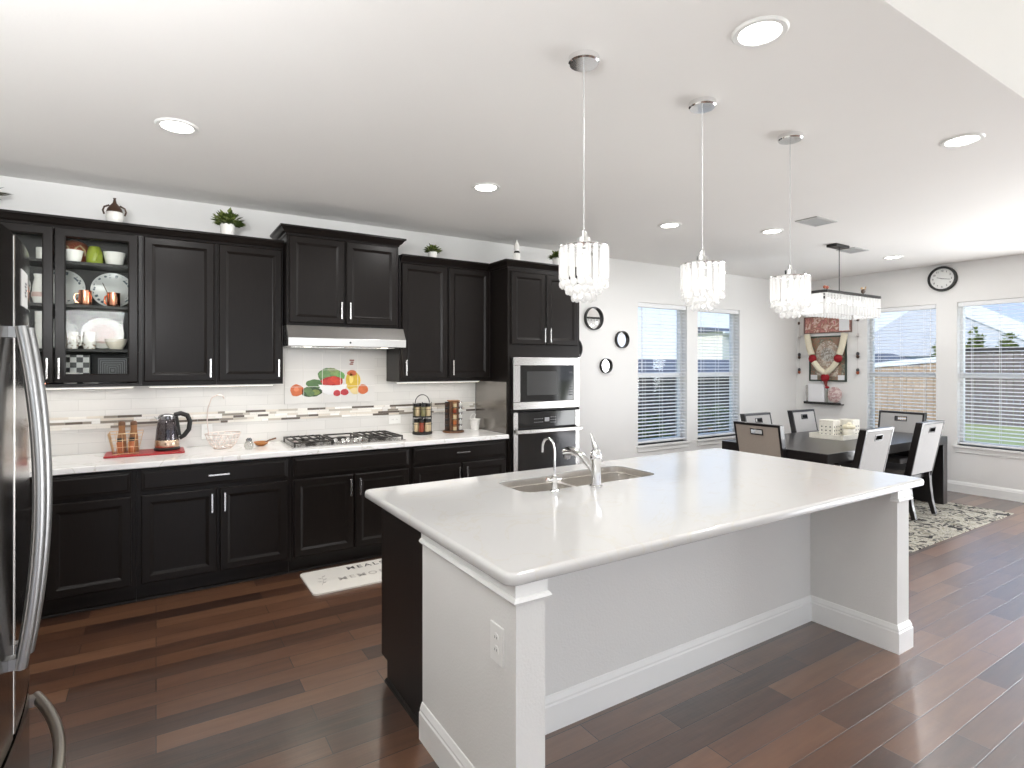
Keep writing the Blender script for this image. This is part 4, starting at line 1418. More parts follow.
def rounded_top():
    bm = bmesh.new()
    prof = [(0.874, 0.010), (0.8765, 0.004), (0.882, 0.0), (0.900, 0.0), (0.9065, 0.002), (0.9115, 0.007), (0.9137, 0.0135), (0.914, 0.016), (0.914, 0.0185)]
    rings = [[bm.verts.new((x, y, z)) for x, y in rrect(IX0 + i, IX1 - i, IY0 + i, IY1 - i, 0.04 - i)] for z, i in prof]
    n = len(rings[0])
    for r0, r1 in zip(rings, rings[1:]):
        for k in range(n):
            f = bm.faces.new((r0[k], r0[(k + 1) % n], r1[(k + 1) % n], r1[k])); f.smooth = True
    hb_ = [bm.verts.new((x, y, 0.874)) for x, y in sink_out]; ht_ = [bm.verts.new((x, y, 0.914)) for x, y in sink_out]
    m_ = len(hb_)
    for k in range(m_):
        bm.faces.new((hb_[k], hb_[(k + 1) % m_], ht_[(k + 1) % m_], ht_[k]))
    for ring, hole in ((rings[0], hb_), (rings[-1], ht_)):
        es = []
        for lp in (ring, hole):
            for k in range(len(lp)):
                e = bm.edges.get((lp[k], lp[(k + 1) % len(lp)]))
                es.append(e)
        bmesh.ops.triangle_fill(bm, use_beauty=True, use_dissolve=False, edges=es)
    bmesh.ops.recalc_face_normals(bm, faces=bm.faces)
    bm.normal_update()
    for f in bm.faces:
        if abs(f.normal.z) > 0.999:
            f.smooth = False
    me = bpy.data.meshes.new('island_countertop')
    bm.to_mesh(me); bm.free()
    me.materials.append(M_q_isl)
    o = bpy.data.objects.new('island_countertop', me)
    COL.objects.link(o)
    return o


ictop = rounded_top()
tag(ictop, 'large glossy white countertop on the island with sink cutout', 'countertop')

isl = thing('kitchen_island', 'white island base with dark cabinet at its back under the white countertop', 'island', (0.94, 1.467, 0))
ox, oy = 0.94, 1.467
M_isl = mat('island_wall_paint', rgb(226, 225, 222), 0.7, noise=0.01, bump=0.12, bscale=110)
b = MB()
b.box(0, 0.11, 0, 0.723, 0, 0.8735)
b.box(0.11, 2.445, 0.478, 0.723, 0, 0.8735)
b.box(2.445, 2.575, 0, 0.723, 0, 0.8735)
b.build('knee_wall', M_isl, isl)
BB2 = [(q[0], q[1] * 1.12) for q in BBP]
pth = [(0, 0.723), (0, 0), (0.11, 0), (0.11, 0.478), (2.445, 0.478), (2.445, 0), (2.575, 0), (2.575, 0.723)]
MB().sweep_xy(pth, BB2).build('baseboard', M_trim, isl)
CP = [(0, 0.812), (0.012, 0.814), (0.017, 0.822), (0.012, 0.831), (0.006, 0.834), (0.006, 0.8735), (0, 0.8735)]
MB().sweep_xy([(0, 0.723), (0, 0), (0.11, 0), (0.11, 0.03)], CP).build('cap_moulding', M_trim, isl)
MB().sweep_xy([(2.445, 0.03), (2.445, 0), (2.575, 0), (2.575, 0.723)], CP).build('cap_moulding', M_trim, isl)
b = MB()
M_esp_r = mat('espresso_end_panel', (0.011, 0.0075, 0.0065, 1), 0.45, noise=0.2, nscale=14, stretch=(6, 6, 0.6))
# shell around the sink: end panels, front, floor
b.box(0.022, 0.04, 0.7235, 1.29, 0.10, 0.873); b.box(2.53, 2.548, 0.7235, 1.29, 0.10, 0.873)
b.box(0.04, 2.53, 1.27, 1.29, 0.10, 0.873); b.box(0.04, 2.53, 0.7235, 1.27, 0.10, 0.12)
b.box(0.022, 2.548, 0.7235, 1.21, 0.0, 0.10)
b.build('dark_cabinet', M_esp_r, isl)
sm = MB(); sm.sweep_xy([(0.022, 1.21), (0.022, 0.742)], [(0, 0), (0.014, 0), (0.012, 0.009), (0.006, 0.015), (0, 0.018)])
sm.build('shoe_moulding', M_esp, isl)
for i in range(4):
    xa = 0.05 + i * 0.62
    o = MB().panel(xa - 0.01, xa + 0.6, 0.13, 0.86, 0).build('door', M_esp, isl)
    o.location = (2 * xa + 0.59, 1.311, 0); o.rotation_euler = (0, 0, PI)

outlet('white outlet low on the left end of the island', (0.9395, 1.575, 0.648), -PI / 2, 0.125, 0.082)

# sink
M_sink = mat('sink_steel', (0.72, 0.69, 0.65, 1), 0.36, 1.0, noise=0.05, nscale=5, stretch=(20, 20, 1))
sk = thing('kitchen_sink', 'double-bowl stainless undermount sink in the island top', 'sink', (0, 0, 0))
bowlA = chaikin([(1.575, 2.35), (1.77, 2.345), (1.965, 2.35), (1.968, 2.5), (1.965, 2.645), (1.77, 2.65), (1.575, 2.645), (1.572, 2.5)], 2)
bowlB = chaikin([(1.998, 2.35), (2.24, 2.345), (2.485, 2.35), (2.49, 2.52), (2.485, 2.688), (2.24, 2.692), (1.998, 2.688), (1.995, 2.52)], 2)
rim_out = [(2.03 + (x - 2.03) * 1.05, 2.51 + (y - 2.51) * 1.12) for x, y in sink_out]
slab('rim', rim_out, [bowlA, bowlB], 0.862, 0.8735, M_sink, sk)
lin_ = [(2.03 + (x - 2.03) * 0.994, 2.4975 + (y - 2.4975) * 0.988) for x, y in sink_out]
q = MB(); nl_ = len(lin_)
q.add([(x, y, 0.868) for x, y in lin_] + [(x, y, 0.907) for x, y in lin_], [(k, (k + 1) % nl_, nl_ + (k + 1) % nl_, nl_ + k) for k in range(nl_)])
q.build('steel_lining', M_sink, sk, smooth=True)


def basin(outl, name):
    cx = sum(p[0] for p in outl) / len(outl); cy = sum(p[1] for p in outl) / len(outl)
    n = len(outl)
    rings = [(1.0, 0.868), (0.985, 0.80), (0.965, 0.72), (0.92, 0.69), (0.82, 0.682), (0.12, 0.676)]
    vs = []
    for s, z in rings:
        vs += [(cx + (x - cx) * s, cy + (y - cy) * s, z) for x, y in outl]
    fs = []
    for i in range(len(rings) - 1):
        for k in range(n):
            k2 = (k + 1) % n
            fs.append((i * n + k, i * n + k2, (i + 1) * n + k2, (i + 1) * n + k))
    fs.append(tuple(range((len(rings) - 1) * n, len(rings) * n)))
    m_ = MB(); m_.add(vs, fs)
    o_ = m_.build(name, M_sink, sk, smooth=True)
    MB().lathe([(0.042, 0.678), (0.04, 0.681), (0.028, 0.679), (1e-5, 0.678)], (cx, cy, 0), 20, caps=False).build('drain', M_chrome, sk, smooth=True)


basin(bowlA, 'basin'); basin(bowlB, 'basin')

# main pull-out tap
t = thing('kitchen_faucet', 'chrome pull-out kitchen faucet with upright lever, larger of the two taps', 'faucet', (1.96, 2.278, 0.9145))
MB().lathe([(0.034, 0), (0.034, 0.006), (0.027, 0.012), (0.0255, 0.06), (0.0255, 0.125), (0.03, 0.14), (0.031, 0.16), (0.026, 0.185), (0.012, 0.2), (1e-5, 0.202)], seg=24, caps=False).build('body', M_chrome, t, smooth=True)
MB().tube([(0, 0.015, 0.075), (0, 0.065, 0.115), (0, 0.12, 0.148), (0, 0.18, 0.162), (0, 0.235, 0.158), (0, 0.262, 0.148)], [0.019, 0.019, 0.02, 0.023, 0.026, 0.024], 14).build('spout', M_chrome, t, smooth=True)
MB().lathe([(0.019, 0.0), (0.022, 0.02), (0.021, 0.034)], (0, 0.247, 0.112), 16).build('spray_nozzle', M_hinge, t, smooth=True)
MB().tube([(0, 0.0, 0.195), (0.002, 0.018, 0.222), (0.002, 0.03, 0.25), (0.0, 0.04, 0.275)], [0.016, 0.012, 0.008, 0.005], 10).build('lever', M_chrome, t, smooth=True)
t = thing('water_tap', 'slim chrome gooseneck drinking water tap, left of the main faucet', 'faucet', (1.705, 2.30, 0.9145))
MB().lathe([(0.024, 0), (0.024, 0.005), (0.014, 0.01), (0.013, 0.045), (0.016, 0.05), (0.016, 0.072), (0.008, 0.08), (1e-5, 0.081)], seg=20, caps=False).build('body', M_chrome, t, smooth=True)
pts = [(0, 0, 0.075), (0, 0, 0.21)] + [(0, 0.052 - 0.052 * math.cos(PI * k / 10), 0.21 + 0.052 * math.sin(PI * k / 10)) for k in range(1, 11)] + [(0, 0.106, 0.185)]
MB().tube(pts, 0.0062, 12).build('gooseneck', M_chrome, t, smooth=True)
MB().tube([(0, 0, 0.06), (-0.03, 0.005, 0.06), (-0.045, 0.008, 0.066)], [0.008, 0.007, 0.009], 10).build('tap_handle', M_chrome, t, smooth=True)
MB().tube([(0.006, 0.0, 0.06), (0.045, 0.008, 0.058)], [0.009, 0.007], 10).build('side_valve', M_chrome, t, smooth=True)

# ------------------------------------------------------------------ refrigerator
FX, FYC, RC = -0.248, 1.534, 2.3
t = thing('refrigerator', 'dark stainless french-door refrigerator at the left edge of the frame', 'refrigerator', (0, 0, 0))


def fx(y): return FX - (y - FYC) ** 2 / (2 * RC)


def door_sec(y0, y1, n=14, r=0.012):
    ys_ = [y0 + (y1 - y0) * i / n for i in range(n + 1)]
    p = [(fx(y), y) for y in ys_]
    p[0] = (fx(y0) - r * 0.6, y0); p[-1] = (fx(y1) - r * 0.6, y1)
    p.insert(1, (fx(y0 + r), y0 + r * 0.5)); p.insert(-1, (fx(y1 - r), y1 - r * 0.5))
    return p + [(-0.365, y1), (-0.365, y0)]


MB().box(-1.05, -0.366, 1.085, 1.983, 0.03, 1.805).build('body', mat('fridge_side_grey', (0.05, 0.05, 0.05, 1), 0.4, noise=0.1), t, bevel=0.004)
MB().box(-1.0, -0.42, 1.10, 1.97, 0.0, 0.03).build('base_grille', M_black, t)
for y0, y1, hy in ((1.08, 1.5305, 1.497), (1.5375, 1.988, 1.572)):
    o = MB().prism(door_sec(y0, y1), 'z', 0.785, 1.822).build('door', M_fridge, t, smooth=True)
    n = 24
    path = []
    for i in range(n + 1):
        s = i / n
        path.append((fx(hy) + 0.016 + 0.030 * (1 - (2 * s - 1) ** 2), hy, 0.94 + 0.69 * s))
    hd = MB().tube(path, 0.0115, 12, sx=1.55)
    for z in (0.952, 1.618):
        hd.box(fx(hy) - 0.002, fx(hy) + 0.02, hy - 0.013, hy + 0.013, z - 0.011, z + 0.011)
    hd.build('handle', M_handle, o, smooth=True)
MB().box(-0.36, FX - 0.001, 1.5308, 1.5372, 0.79, 1.818).build('door_seam', M_whitep, t)
o = MB().prism(door_sec(1.08, 1.988), 'z', 0.09, 0.772).build('freezer_drawer', M_fridge, t, smooth=True)
path = []
for i in range(25):
    s = i / 24
    y = 1.13 + 0.81 * s
    path.append((fx(y) + 0.016 + 0.052 * (1 - (2 * s - 1) ** 2), y, 0.67))
M_hb = mat('warm_handle_steel', (0.55, 0.51, 0.46, 1), 0.28, 1.0, noise=0.04, nscale=6)
hd = MB().tube(path, 0.0125, 12, sx=1.3)
for y in (1.145, 1.925):
    hd.box(fx(y) - 0.002, fx(y) + 0.02, y - 0.012, y + 0.012, 0.658, 0.682)
hd.build('handle', M_hb, o, smooth=True)
st = MB()
nn_ = 6
for i in range(nn_):
    ya, yb_ = 1.612 + 0.112 * i / nn_, 1.612 + 0.112 * (i + 1) / nn_
    st.add([(fx(ya) + 0.0012, ya, 1.682), (fx(yb_) + 0.0012, yb_, 1.682), (fx(yb_) + 0.0012, yb_, 1.762), (fx(ya) + 0.0012, ya, 1.762),
            (fx(ya) + 0.0004, ya, 1.682), (fx(yb_) + 0.0004, yb_, 1.682), (fx(yb_) + 0.0004, yb_, 1.762), (fx(ya) + 0.0004, ya, 1.762)],
           [(0, 1, 2, 3), (7, 6, 5, 4), (0, 4, 5, 1), (3, 2, 6, 7), (1, 5, 6, 2), (0, 3, 7, 4)])
sk_ = st.build('paper_sticker', M_whitep, t)
st = MB()
for z, w0, w1 in ((1.734, 0.45, 0.75), (1.727, 0.4, 0.7), (1.720, 0.5, 0.8), (1.713, 0.4, 0.65), (1.706, 0.45, 0.7)):
    ya, yb_ = 1.612 + 0.112 * w0, 1.612 + 0.112 * w1
    st.add([(fx(ya) + 0.0017, ya, z), (fx(yb_) + 0.0017, yb_, z), (fx(yb_) + 0.0017, yb_, z + 0.004), (fx(ya) + 0.0017, ya, z + 0.004)], [(0, 1, 2, 3)])
st.build('print_lines', M_lash, sk_)

# ------------------------------------------------------------------ floor mat with lettering
mt = thing('kitchen_mat', 'cream cushioned kitchen mat with MEALS lettering in front of the cooktop', 'mat', (0.895, 3.915, 0))
slab('pad', rrect(0, 1.25, 0, 0.455, 0.035), [], 0.0005, 0.012, mat('mat_cream', rgb(226, 222, 214), 0.7, noise=0.02), mt, bevel=0.003)


def text(body, name, x, y, z, size, m, parent, spacing=1.0, rot=(0, 0, 0), extr=0.0004):
    c = bpy.data.curves.new(name + '_curve', 'FONT')
    c.body = body; c.size = size; c.extrude = extr; c.space_character = spacing; c.offset = size * 0.012
    tmp = bpy.data.objects.new('tmp', c)
    COL.objects.link(tmp)
    dg = bpy.context.evaluated_depsgraph_get()
    me = bpy.data.meshes.new_from_object(tmp.evaluated_get(dg))
    bpy.data.objects.remove(tmp)
    me.materials.append(m)
    o = bpy.data.objects.new(name, me)
    COL.objects.link(o)
    o.location = (x, y, z); o.rotation_euler = rot; o.parent = parent
    return o


M_ltr = mat('lettering_dark', rgb(84, 80, 78), 0.7, noise=0.05)
M_ltr2 = mat('lettering_pale', rgb(184, 178, 172), 0.7, noise=0.05)
text('MEALS', 'lettering', 0.325, 0.345, 0.0124, 0.082, M_ltr, mt, 1.35)
text('MEMORIES', 'pale_lettering', 0.215, 0.165, 0.0124, 0.085, M_ltr2, mt, 1.35)
sp = MB()
sp.tube([(0.09, 0.14, 0.0124), (0.12, 0.22, 0.0124), (0.13, 0.31, 0.0124)], 0.0015, 5)
for i, (x, y, a) in enumerate(((0.1, 0.17, 0.6), (0.11, 0.2, 2.6), (0.118, 0.23, 0.6), (0.123, 0.26, 2.6), (0.127, 0.29, 0.8))):
    for s in (1,):
        c_, s_ = math.cos(a), math.sin(a)
        sp.add([(x, y, 0.0126), (x + 0.02 * c_ - 0.008 * s_, y + 0.02 * s_ + 0.008 * c_, 0.0126), (x + 0.042 * c_, y + 0.042 * s_, 0.0126), (x + 0.02 * c_ + 0.008 * s_, y + 0.02 * s_ - 0.008 * c_, 0.0126)], [(0, 1, 2, 3)])
sp.build('leaf_print', M_ltr2, mt)

# ------------------------------------------------------------------ ceiling: recessed lights, vents
CANS = [((0.094, 3.474), 'recessed ceiling light at the left, above the solid-door cabinets'),
        ((1.982, 3.489), 'recessed ceiling light in front of the cabinet right of the hood'),
        ((1.943, 1.313), 'large-looking recessed ceiling light at the top of the frame'),
        ((3.921, 3.545), 'recessed ceiling light behind the second pendant'),
        ((4.908, 3.19), 'recessed ceiling light beside the ceiling vent, by the third pendant cord'),
        ((7.276, 3.199), 'recessed ceiling light nearest the wall clock'),
        ((3.834, 1.334), 'recessed ceiling light at the right edge of the frame')]
first = None
E_CAN = 11.5
for (x, y), lab in CANS:
    if first is None:
        first = thing('recessed_light', lab, 'ceiling light', (x, y, ZC), 0, 'recessed ceiling lights')
        MB().lathe([(0.074, -0.002), (0.078, -0.008), (0.096, -0.008), (0.103, -0.001), (0.103, 0)], seg=40, caps=False).build('trim_ring', M_whitep, first, smooth=True)
        MB().lathe([(1e-5, -0.004), (0.06, -0.004), (0.0765, -0.0025)], seg=40, caps=False).build('lens', M_lensw, first, smooth=True)
    else:
        dup(first, (x, y, ZC), None, lab)
    lamp('can_lamp', 'AREA', (x, y, ZC - 0.012), E_CAN, (1, 0.99, 0.975), (0, 0, 0), 0.15)
for (x, y, w_, h_, rz, lab) in ((4.90, 2.765, 0.32, 0.2, 0.0, 'grey ceiling vent behind the third pendant cord'), (6.46, 3.24, 0.30, 0.2, 0.0, 'pale ceiling vent beside the chandelier canopy')):
    t = thing('ceiling_vent', lab, 'vent', (x, y, ZC), rz)
    q = MB()
    q.box(-w_ / 2, w_ / 2, -h_ / 2, -h_ / 2 + 0.02, -0.008, 0); q.box(-w_ / 2, w_ / 2, h_ / 2 - 0.02, h_ / 2, -0.008, 0)
    q.box(-w_ / 2, -w_ / 2 + 0.02, -h_ / 2 + 0.02, h_ / 2 - 0.02, -0.008, 0); q.box(w_ / 2 - 0.02, w_ / 2, -h_ / 2 + 0.02, h_ / 2 - 0.02, -0.008, 0)
    q.build('frame', M_vent, t)
    q = MB()
    k = 9
    for i in range(k):
        y_ = -h_ / 2 + 0.025 + (h_ - 0.05) * i / (k - 1)
        q.prism([(y_ - 0.006, -0.001), (y_ + 0.005, -0.009), (y_ + 0.007, -0.008), (y_ - 0.004, 0)], 'x', -w_ / 2 + 0.02, w_ / 2 - 0.02)
    q.build('louvres', mat('louvre_grey', rgb(150, 150, 148), 0.5, noise=0.03), t)

# ------------------------------------------------------------------ crystal pendants


def prism_mesh(w_, d_, L_):
    """faceted hanging bar, pointed bottom, top at z=0"""
    q = MB()
    a = [(-w_ / 2, 0), (-w_ / 4, -d_ / 2), (w_ / 4, -d_ / 2), (w_ / 2, 0), (w_ / 4, d_ / 2), (-w_ / 4, d_ / 2)]
    vs = [(x, y, 0) for x, y in a] + [(x, y, -L_ * 0.93) for x, y in a] + [(x * 0.35, y * 0.35, -L_) for x, y in a]
    fs = [tuple(range(6))[::-1], tuple(range(12, 18))]
    for r in range(2):
        for k in range(6):
            k2 = (k + 1) % 6
            fs.append((r * 6 + k, r * 6 + k2, (r + 1) * 6 + k2, (r + 1) * 6 + k))
    q.add(vs, fs)
    return q


def make_pendant(label, loc):
    t = thing('crystal_pendant', label, 'pendant light', loc, 0, 'crystal pendants over the island')
    MB().lathe([(1e-5, -0.028), (0.058, -0.028), (0.064, -0.022), (0.064, -0.0005), (1e-5, -0.0005)], seg=32, caps=False).build('canopy', M_chrome, t, smooth=True)
    ztop = 2.035 - ZC
    MB().tube([(0, 0, -0.027), (0, 0, ztop + 0.055)], 0.0022, 8).build('cord', mat('clear_cord', rgb(190, 190, 190), 0.3, noise=0.02), t)
    MB().lathe([(0.006, ztop + 0.075), (0.011, ztop + 0.07), (0.012, ztop + 0.045), (0.028, ztop + 0.042), (0.028, ztop + 0.012), (0.012, ztop + 0.01)][::-1], seg=20).build('cap', M_chrome, t, smooth=True)
    fr = MB()
    for r, z in ((0.098, ztop + 0.004), (0.074, ztop + 0.004), (0.05, ztop + 0.004)):
        fr.tube([(r * math.cos(2 * PI * k / 36), r * math.sin(2 * PI * k / 36), z) for k in range(36)], 0.004, 6, closed=True)
    for k in range(6):
        a = PI * k / 3
        fr.tube([(0, 0, ztop + 0.01), (0.098 * math.cos(a), 0.098 * math.sin(a), ztop + 0.005)], 0.003, 6)
    fr.build('ring_frame', M_chrome, t, smooth=True)
    MB().lathe([(0.010, ztop - 0.06), (0.012, ztop - 0.03), (0.012, ztop)], seg=12).build('bulb_holder', M_chrome, t)
    MB().ball((0, 0, ztop - 0.085), 0.022, sz=1.4).build('bulb', M_bulb, t, smooth=True)
    pr = None
    for k in range(18):
        a = 2 * PI * k / 18
        L_ = (0.096 * math.cos(a), 0.096 * math.sin(a), ztop)
        if pr is None:
            pr = prism_mesh(0.0235, 0.014, 0.135).build('crystal_bar', M_crys, t); pr.location = L_; pr.rotation_euler = (0, 0, a + PI / 2)
        else:
            part(pr, t, L_, (0, 0, a + PI / 2))
    bl = None
    for r, n_, z, off in ((0.093, 18, ztop - 0.150, 0.1), (0.070, 14, ztop - 0.175, 0.0), (0.045, 9, ztop - 0.205, 0.2)):
        for k in range(n_):
            a = 2 * PI * k / n_ + off
            L_ = (r * math.cos(a), r * math.sin(a), z)
            if bl is None:
                bl = MB().ball((0, 0, 0), 0.0165, sx=1.0, sy=0.6, seg=8, rings=5).build('crystal_drop', M_crys, t); bl.location = L_; bl.rotation_euler = (0, 0, a + PI / 2)
            else:
                part(bl, t, L_, (0, 0, a + PI / 2))
    return t


p1 = make_pendant('crystal pendant nearest the camera, in front of the oven tower', (1.492, 1.81, ZC))
dup(p1, (2.228, 1.812, ZC), 0.3, 'middle crystal pendant of the three, above the blind-covered windows')
dup(p1, (2.959, 1.815, ZC), 0.6, 'farthest crystal pendant of the three, overlapping the rectangular chandelier')
for x in (1.492, 2.228, 2.959):
    lamp('pendant_lamp', 'POINT', (x, 1.81, 1.93), 0.08, (1, 0.96, 0.9), radius=0.03)

# ------------------------------------------------------------------ chandelier over the table
CX, CY = 6.07, 3.18
t = thing('rectangular_chandelier', 'rectangular crystal chandelier with black frame above the dining table', 'chandelier', (CX, CY, ZC))
MB().box(-0.13, 0.13, -0.04, 0.065, -0.03, -0.0005).build('canopy', M_black, t, bevel=0.004)
zt = 2.285 - ZC
MB().tube([(0, 0, -0.03), (0, 0, zt)], 0.004, 8).build('stem', M_black, t)
q = MB()
hx, hy = 0.53, 0.15
for s in (-1, 1):
    q.box(-hx, hx, s * hy - 0.012, s * hy + 0.012, zt - 0.014, zt + 0.014)
    q.box(s * hx - 0.012, s * hx + 0.012, -hy, hy, zt - 0.014, zt + 0.014)
q.box(-hx, hx, -0.01, 0.01, zt - 0.008, zt + 0.008)
q.build('frame', M_black, t, bevel=0.002)
bb = None
for i in range(5):
    L_ = (-0.4 + 0.2 * i, 0, zt - 0.06)
    if bb is None:
        bb = MB().ball((0, 0, 0), 0.02, sz=1.4).build('bulb', M_bulb, t, smooth=True); bb.location = L_
    else:
        part(bb, t, L_)
per = []
for i in range(19):
    x = -hx + 0.012 + (2 * hx - 0.024) * i / 18
    per += [(x, -hy, 0), (x, hy, 0)]
for i in range(5):
    y = -hy + 0.05 + (2 * hy - 0.1) * i / 4
    per += [(-hx, y, PI / 2), (hx, y, PI / 2)]
cb = None
for tier in range(2):
    for x, y, a in per:
        L_ = (x, y, zt - 0.016 - tier * 0.105)
        if cb is None:
            cb = prism_mesh(0.05, 0.016, 0.10).build('crystal_bar', M_crys, t); cb.location = L_; cb.rotation_euler = (0, 0, a)
        else:
            part(cb, t, L_, (0, 0, a))
for x in (-0.3, 0.3):
    lamp('chandelier_lamp', 'POINT', (CX + x, CY, 2.17), 0.15, (1, 0.96, 0.9), radius=0.04)
t = thing('ribbon_ornament', 'small reddish bow resting on the near corner of the chandelier frame', 'ornament', (5.56, 3.04, 2.2995))
for s in (-1, 1):
    MB().ball((s * 0.022, 0, 0.022), 0.022, sx=1.2, sy=0.5, sz=0.8, seg=10, rings=6).build('loop', M_terra, t, smooth=True)
MB().ball((0, 0, 0.02), 0.011, seg=10, rings=6).build('knot', M_rose, t, smooth=True)
t = thing('bird_ornament', 'small dark gold bird ornament on the chandelier frame right of its rod', 'ornament', (6.27, 3.04, 2.2995))
MB().ball((0, 0, 0.03), 0.026, sx=1.3, sy=0.7, sz=1.0, seg=12, rings=8).build('body', M_brown, t, smooth=True)
MB().ball((-0.026, 0, 0.06), 0.014, seg=10, rings=6).build('head', M_gold, t, smooth=True)
MB().prism([(0.015, 0.035), (0.055, 0.085), (0.03, 0.028)], 'y', -0.006, 0.006).build('tail', M_gold, t)

# ------------------------------------------------------------------ round mirrors on the back wall
for x, z, r, lab in ((4.262, 2.095, 0.132, 'largest round black-rimmed mirror, highest on the wall'), (4.70, 1.862, 0.102, 'round black-rimmed mirror nearest the left window'),
                     (4.448, 1.55, 0.086, 'smallest and lowest round black-rimmed mirror on the wall'), (3.95, 1.742, 0.13, 'round black-rimmed mirror half hidden behind the oven tower')):
    t = thing('round_mirror', lab, 'mirror', (x, YB, z), 0, 'round mirrors on the back wall')
    MB().lathe([(r * 0.92, -0.04), (r, -0.04), (r, -0.0005), (r * 0.92, -0.0005)], seg=40, axis='y', caps=False).build('rim', M_black, t, smooth=True)
    rim2 = MB().lathe([(r * 0.92, -0.04), (r * 0.92, -0.0005)], seg=40, axis='y', caps=False).build('rim_inside', M_black, t, smooth=True)
    MB().lathe([(r * 0.92, -0.012), (r * 0.92, -0.006)], seg=40, axis='y').build('glass', M_mirror, t)

# ------------------------------------------------------------------ wall clock (right wall, faces -X)
t = thing('wall_clock', 'round wall clock with thick black rim on the right wall', 'clock', (XR, 3.095, 2.637), -PI / 2)
r = 0.155
MB().lathe([(r, -0.0005), (r, -0.04), (r * 0.97, -0.05), (r * 0.85, -0.05), (r * 0.82, -0.03)], seg=44, axis='y', caps=False).build('rim', M_black, t, smooth=True)
MB().lathe([(r * 0.84, -0.028), (r * 0.84, -0.022)], seg=44, axis='y').build('dial', mat('clock_dial', rgb(226, 226, 224), 0.4, noise=0.01), t)
for k in range(12):
    a = 2 * PI * (k + 1) / 12
    cx_, cz_ = 0.098 * math.sin(a), 0.098 * math.cos(a)
    text(str(k + 1), 'numeral', cx_ - (0.0095 if k < 9 else 0.017), -0.0285, cz_ - 0.0115, 0.032, M_ltr, t, 1.0, (PI / 2, 0, 0))
for nm, ang, L_ in (('hour_hand', -1.25, 0.06), ('minute_hand', 1.75, 0.088)):
    h_ = MB().prism([(-0.004, -0.015), (0.004, -0.015), (0.0022, L_), (-0.0022, L_)], 'y', -0.0315, -0.0295).build(nm, M_black, t)
    h_.rotation_euler = (0, ang, 0)

# ------------------------------------------------------------------ pictures on the right wall (face -X)
C1, C2, C3, C4, C5, C6 = rgb(196, 152, 134), rgb(196, 124, 122), rgb(150, 104, 90), rgb(226, 210, 200), rgb(92, 66, 58), rgb(214, 214, 214)
t = thing('long_picture', 'long framed pinkish picture hung highest, under the chandelier', 'picture', (XR, 4.53, 2.155), -PI / 2)
M_pf = mat('pale_frame', rgb(206, 200, 196), 0.4, noise=0.03)
q = MB(); W_, H_ = 0.69, 0.25
q.box(-W_ / 2, W_ / 2, -0.02, -0.0005, -H_ / 2, -H_ / 2 + 0.014); q.box(-W_ / 2, W_ / 2, -0.02, -0.0005, H_ / 2 - 0.014, H_ / 2)
q.box(-W_ / 2, -W_ / 2 + 0.014, -0.02, -0.0005, -H_ / 2 + 0.014, H_ / 2 - 0.014); q.box(W_ / 2 - 0.014, W_ / 2, -0.02, -0.0005, -H_ / 2 + 0.014, H_ / 2 - 0.014)
q.build('frame', mat('brown_frame', rgb(120, 92, 84), 0.4, noise=0.1), t)
MB().box(-W_ / 2 + 0.014, W_ / 2 - 0.014, -0.012, -0.001, -H_ / 2 + 0.014, H_ / 2 - 0.014).build('print', m_picture('pink_print', [C1, C2, C3, C1, C4, C2], 14), t)
MB().box(0.17, 0.31, -0.0135, -0.012, -0.10, 0.10).build('white_corner', C_bowl, t)
MB().box(-W_ / 2 - 0.07, -W_ / 2 - 0.005, -0.03, -0.0005, -0.145, 0.19).build('side_strip', M_pf, t)

t = thing('ornate_picture', 'ornate framed picture with patterned arch, draped with flower garland', 'picture', (XR, 4.525, 1.655), -PI / 2)
W_, H_ = 0.54, 0.665
q = MB()
q.box(-W_ / 2, W_ / 2, -0.025, -0.0005, -H_ / 2, -H_ / 2 + 0.02); q.box(-W_ / 2, W_ / 2, -0.025, -0.0005, H_ / 2 - 0.02, H_ / 2)
q.box(-W_ / 2, -W_ / 2 + 0.02, -0.025, -0.0005, -H_ / 2 + 0.02, H_ / 2 - 0.02); q.box(W_ / 2 - 0.02, W_ / 2, -0.025, -0.0005, -H_ / 2 + 0.02, H_ / 2 - 0.02)
q.build('frame', mat('green_black_frame', rgb(58, 70, 62), 0.35, noise=0.3), t)
MB().box(-W_ / 2 + 0.02, W_ / 2 - 0.02, -0.014, -0.001, -H_ / 2 + 0.02, H_ / 2 - 0.02).build('print', m_picture('ornate_ground', [rgb(88, 100, 84), rgb(140, 132, 108), rgb(160, 118, 98), rgb(104, 112, 100), rgb(176, 168, 150)], 16), t)
q = MB()
pts = [(-0.15, -0.26), (0.15, -0.26), (0.17, 0.0)] + [(0.17 * math.cos(PI * k / 14), 0.06 + 0.2 * math.sin(PI * k / 14)) for k in range(15)] + [(-0.17, 0.0)]
q.prism(pts, 'y', -0.0155, -0.014)
q.build('printed_arch', m_picture('arch_print', [rgb(186, 176, 160), rgb(206, 200, 190), rgb(176, 150, 134), rgb(150, 138, 120), rgb(214, 206, 196)], 26), t)
MB().lathe([(0.1, -0.0165), (0.1, -0.0155)], (0, 0, 0.06), 26, 'y').build('printed_medallion', m_picture('medallion_print', [rgb(170, 168, 160), rgb(206, 204, 198), rgb(120, 108, 96), rgb(196, 190, 180)], 30), t)
for s in (-1, 1):
    MB().box(s * 0.2 - 0.05, s * 0.2 + 0.05, -0.0158, -0.014, -0.31, -0.24).build('printed_corner', C_bowl, t)

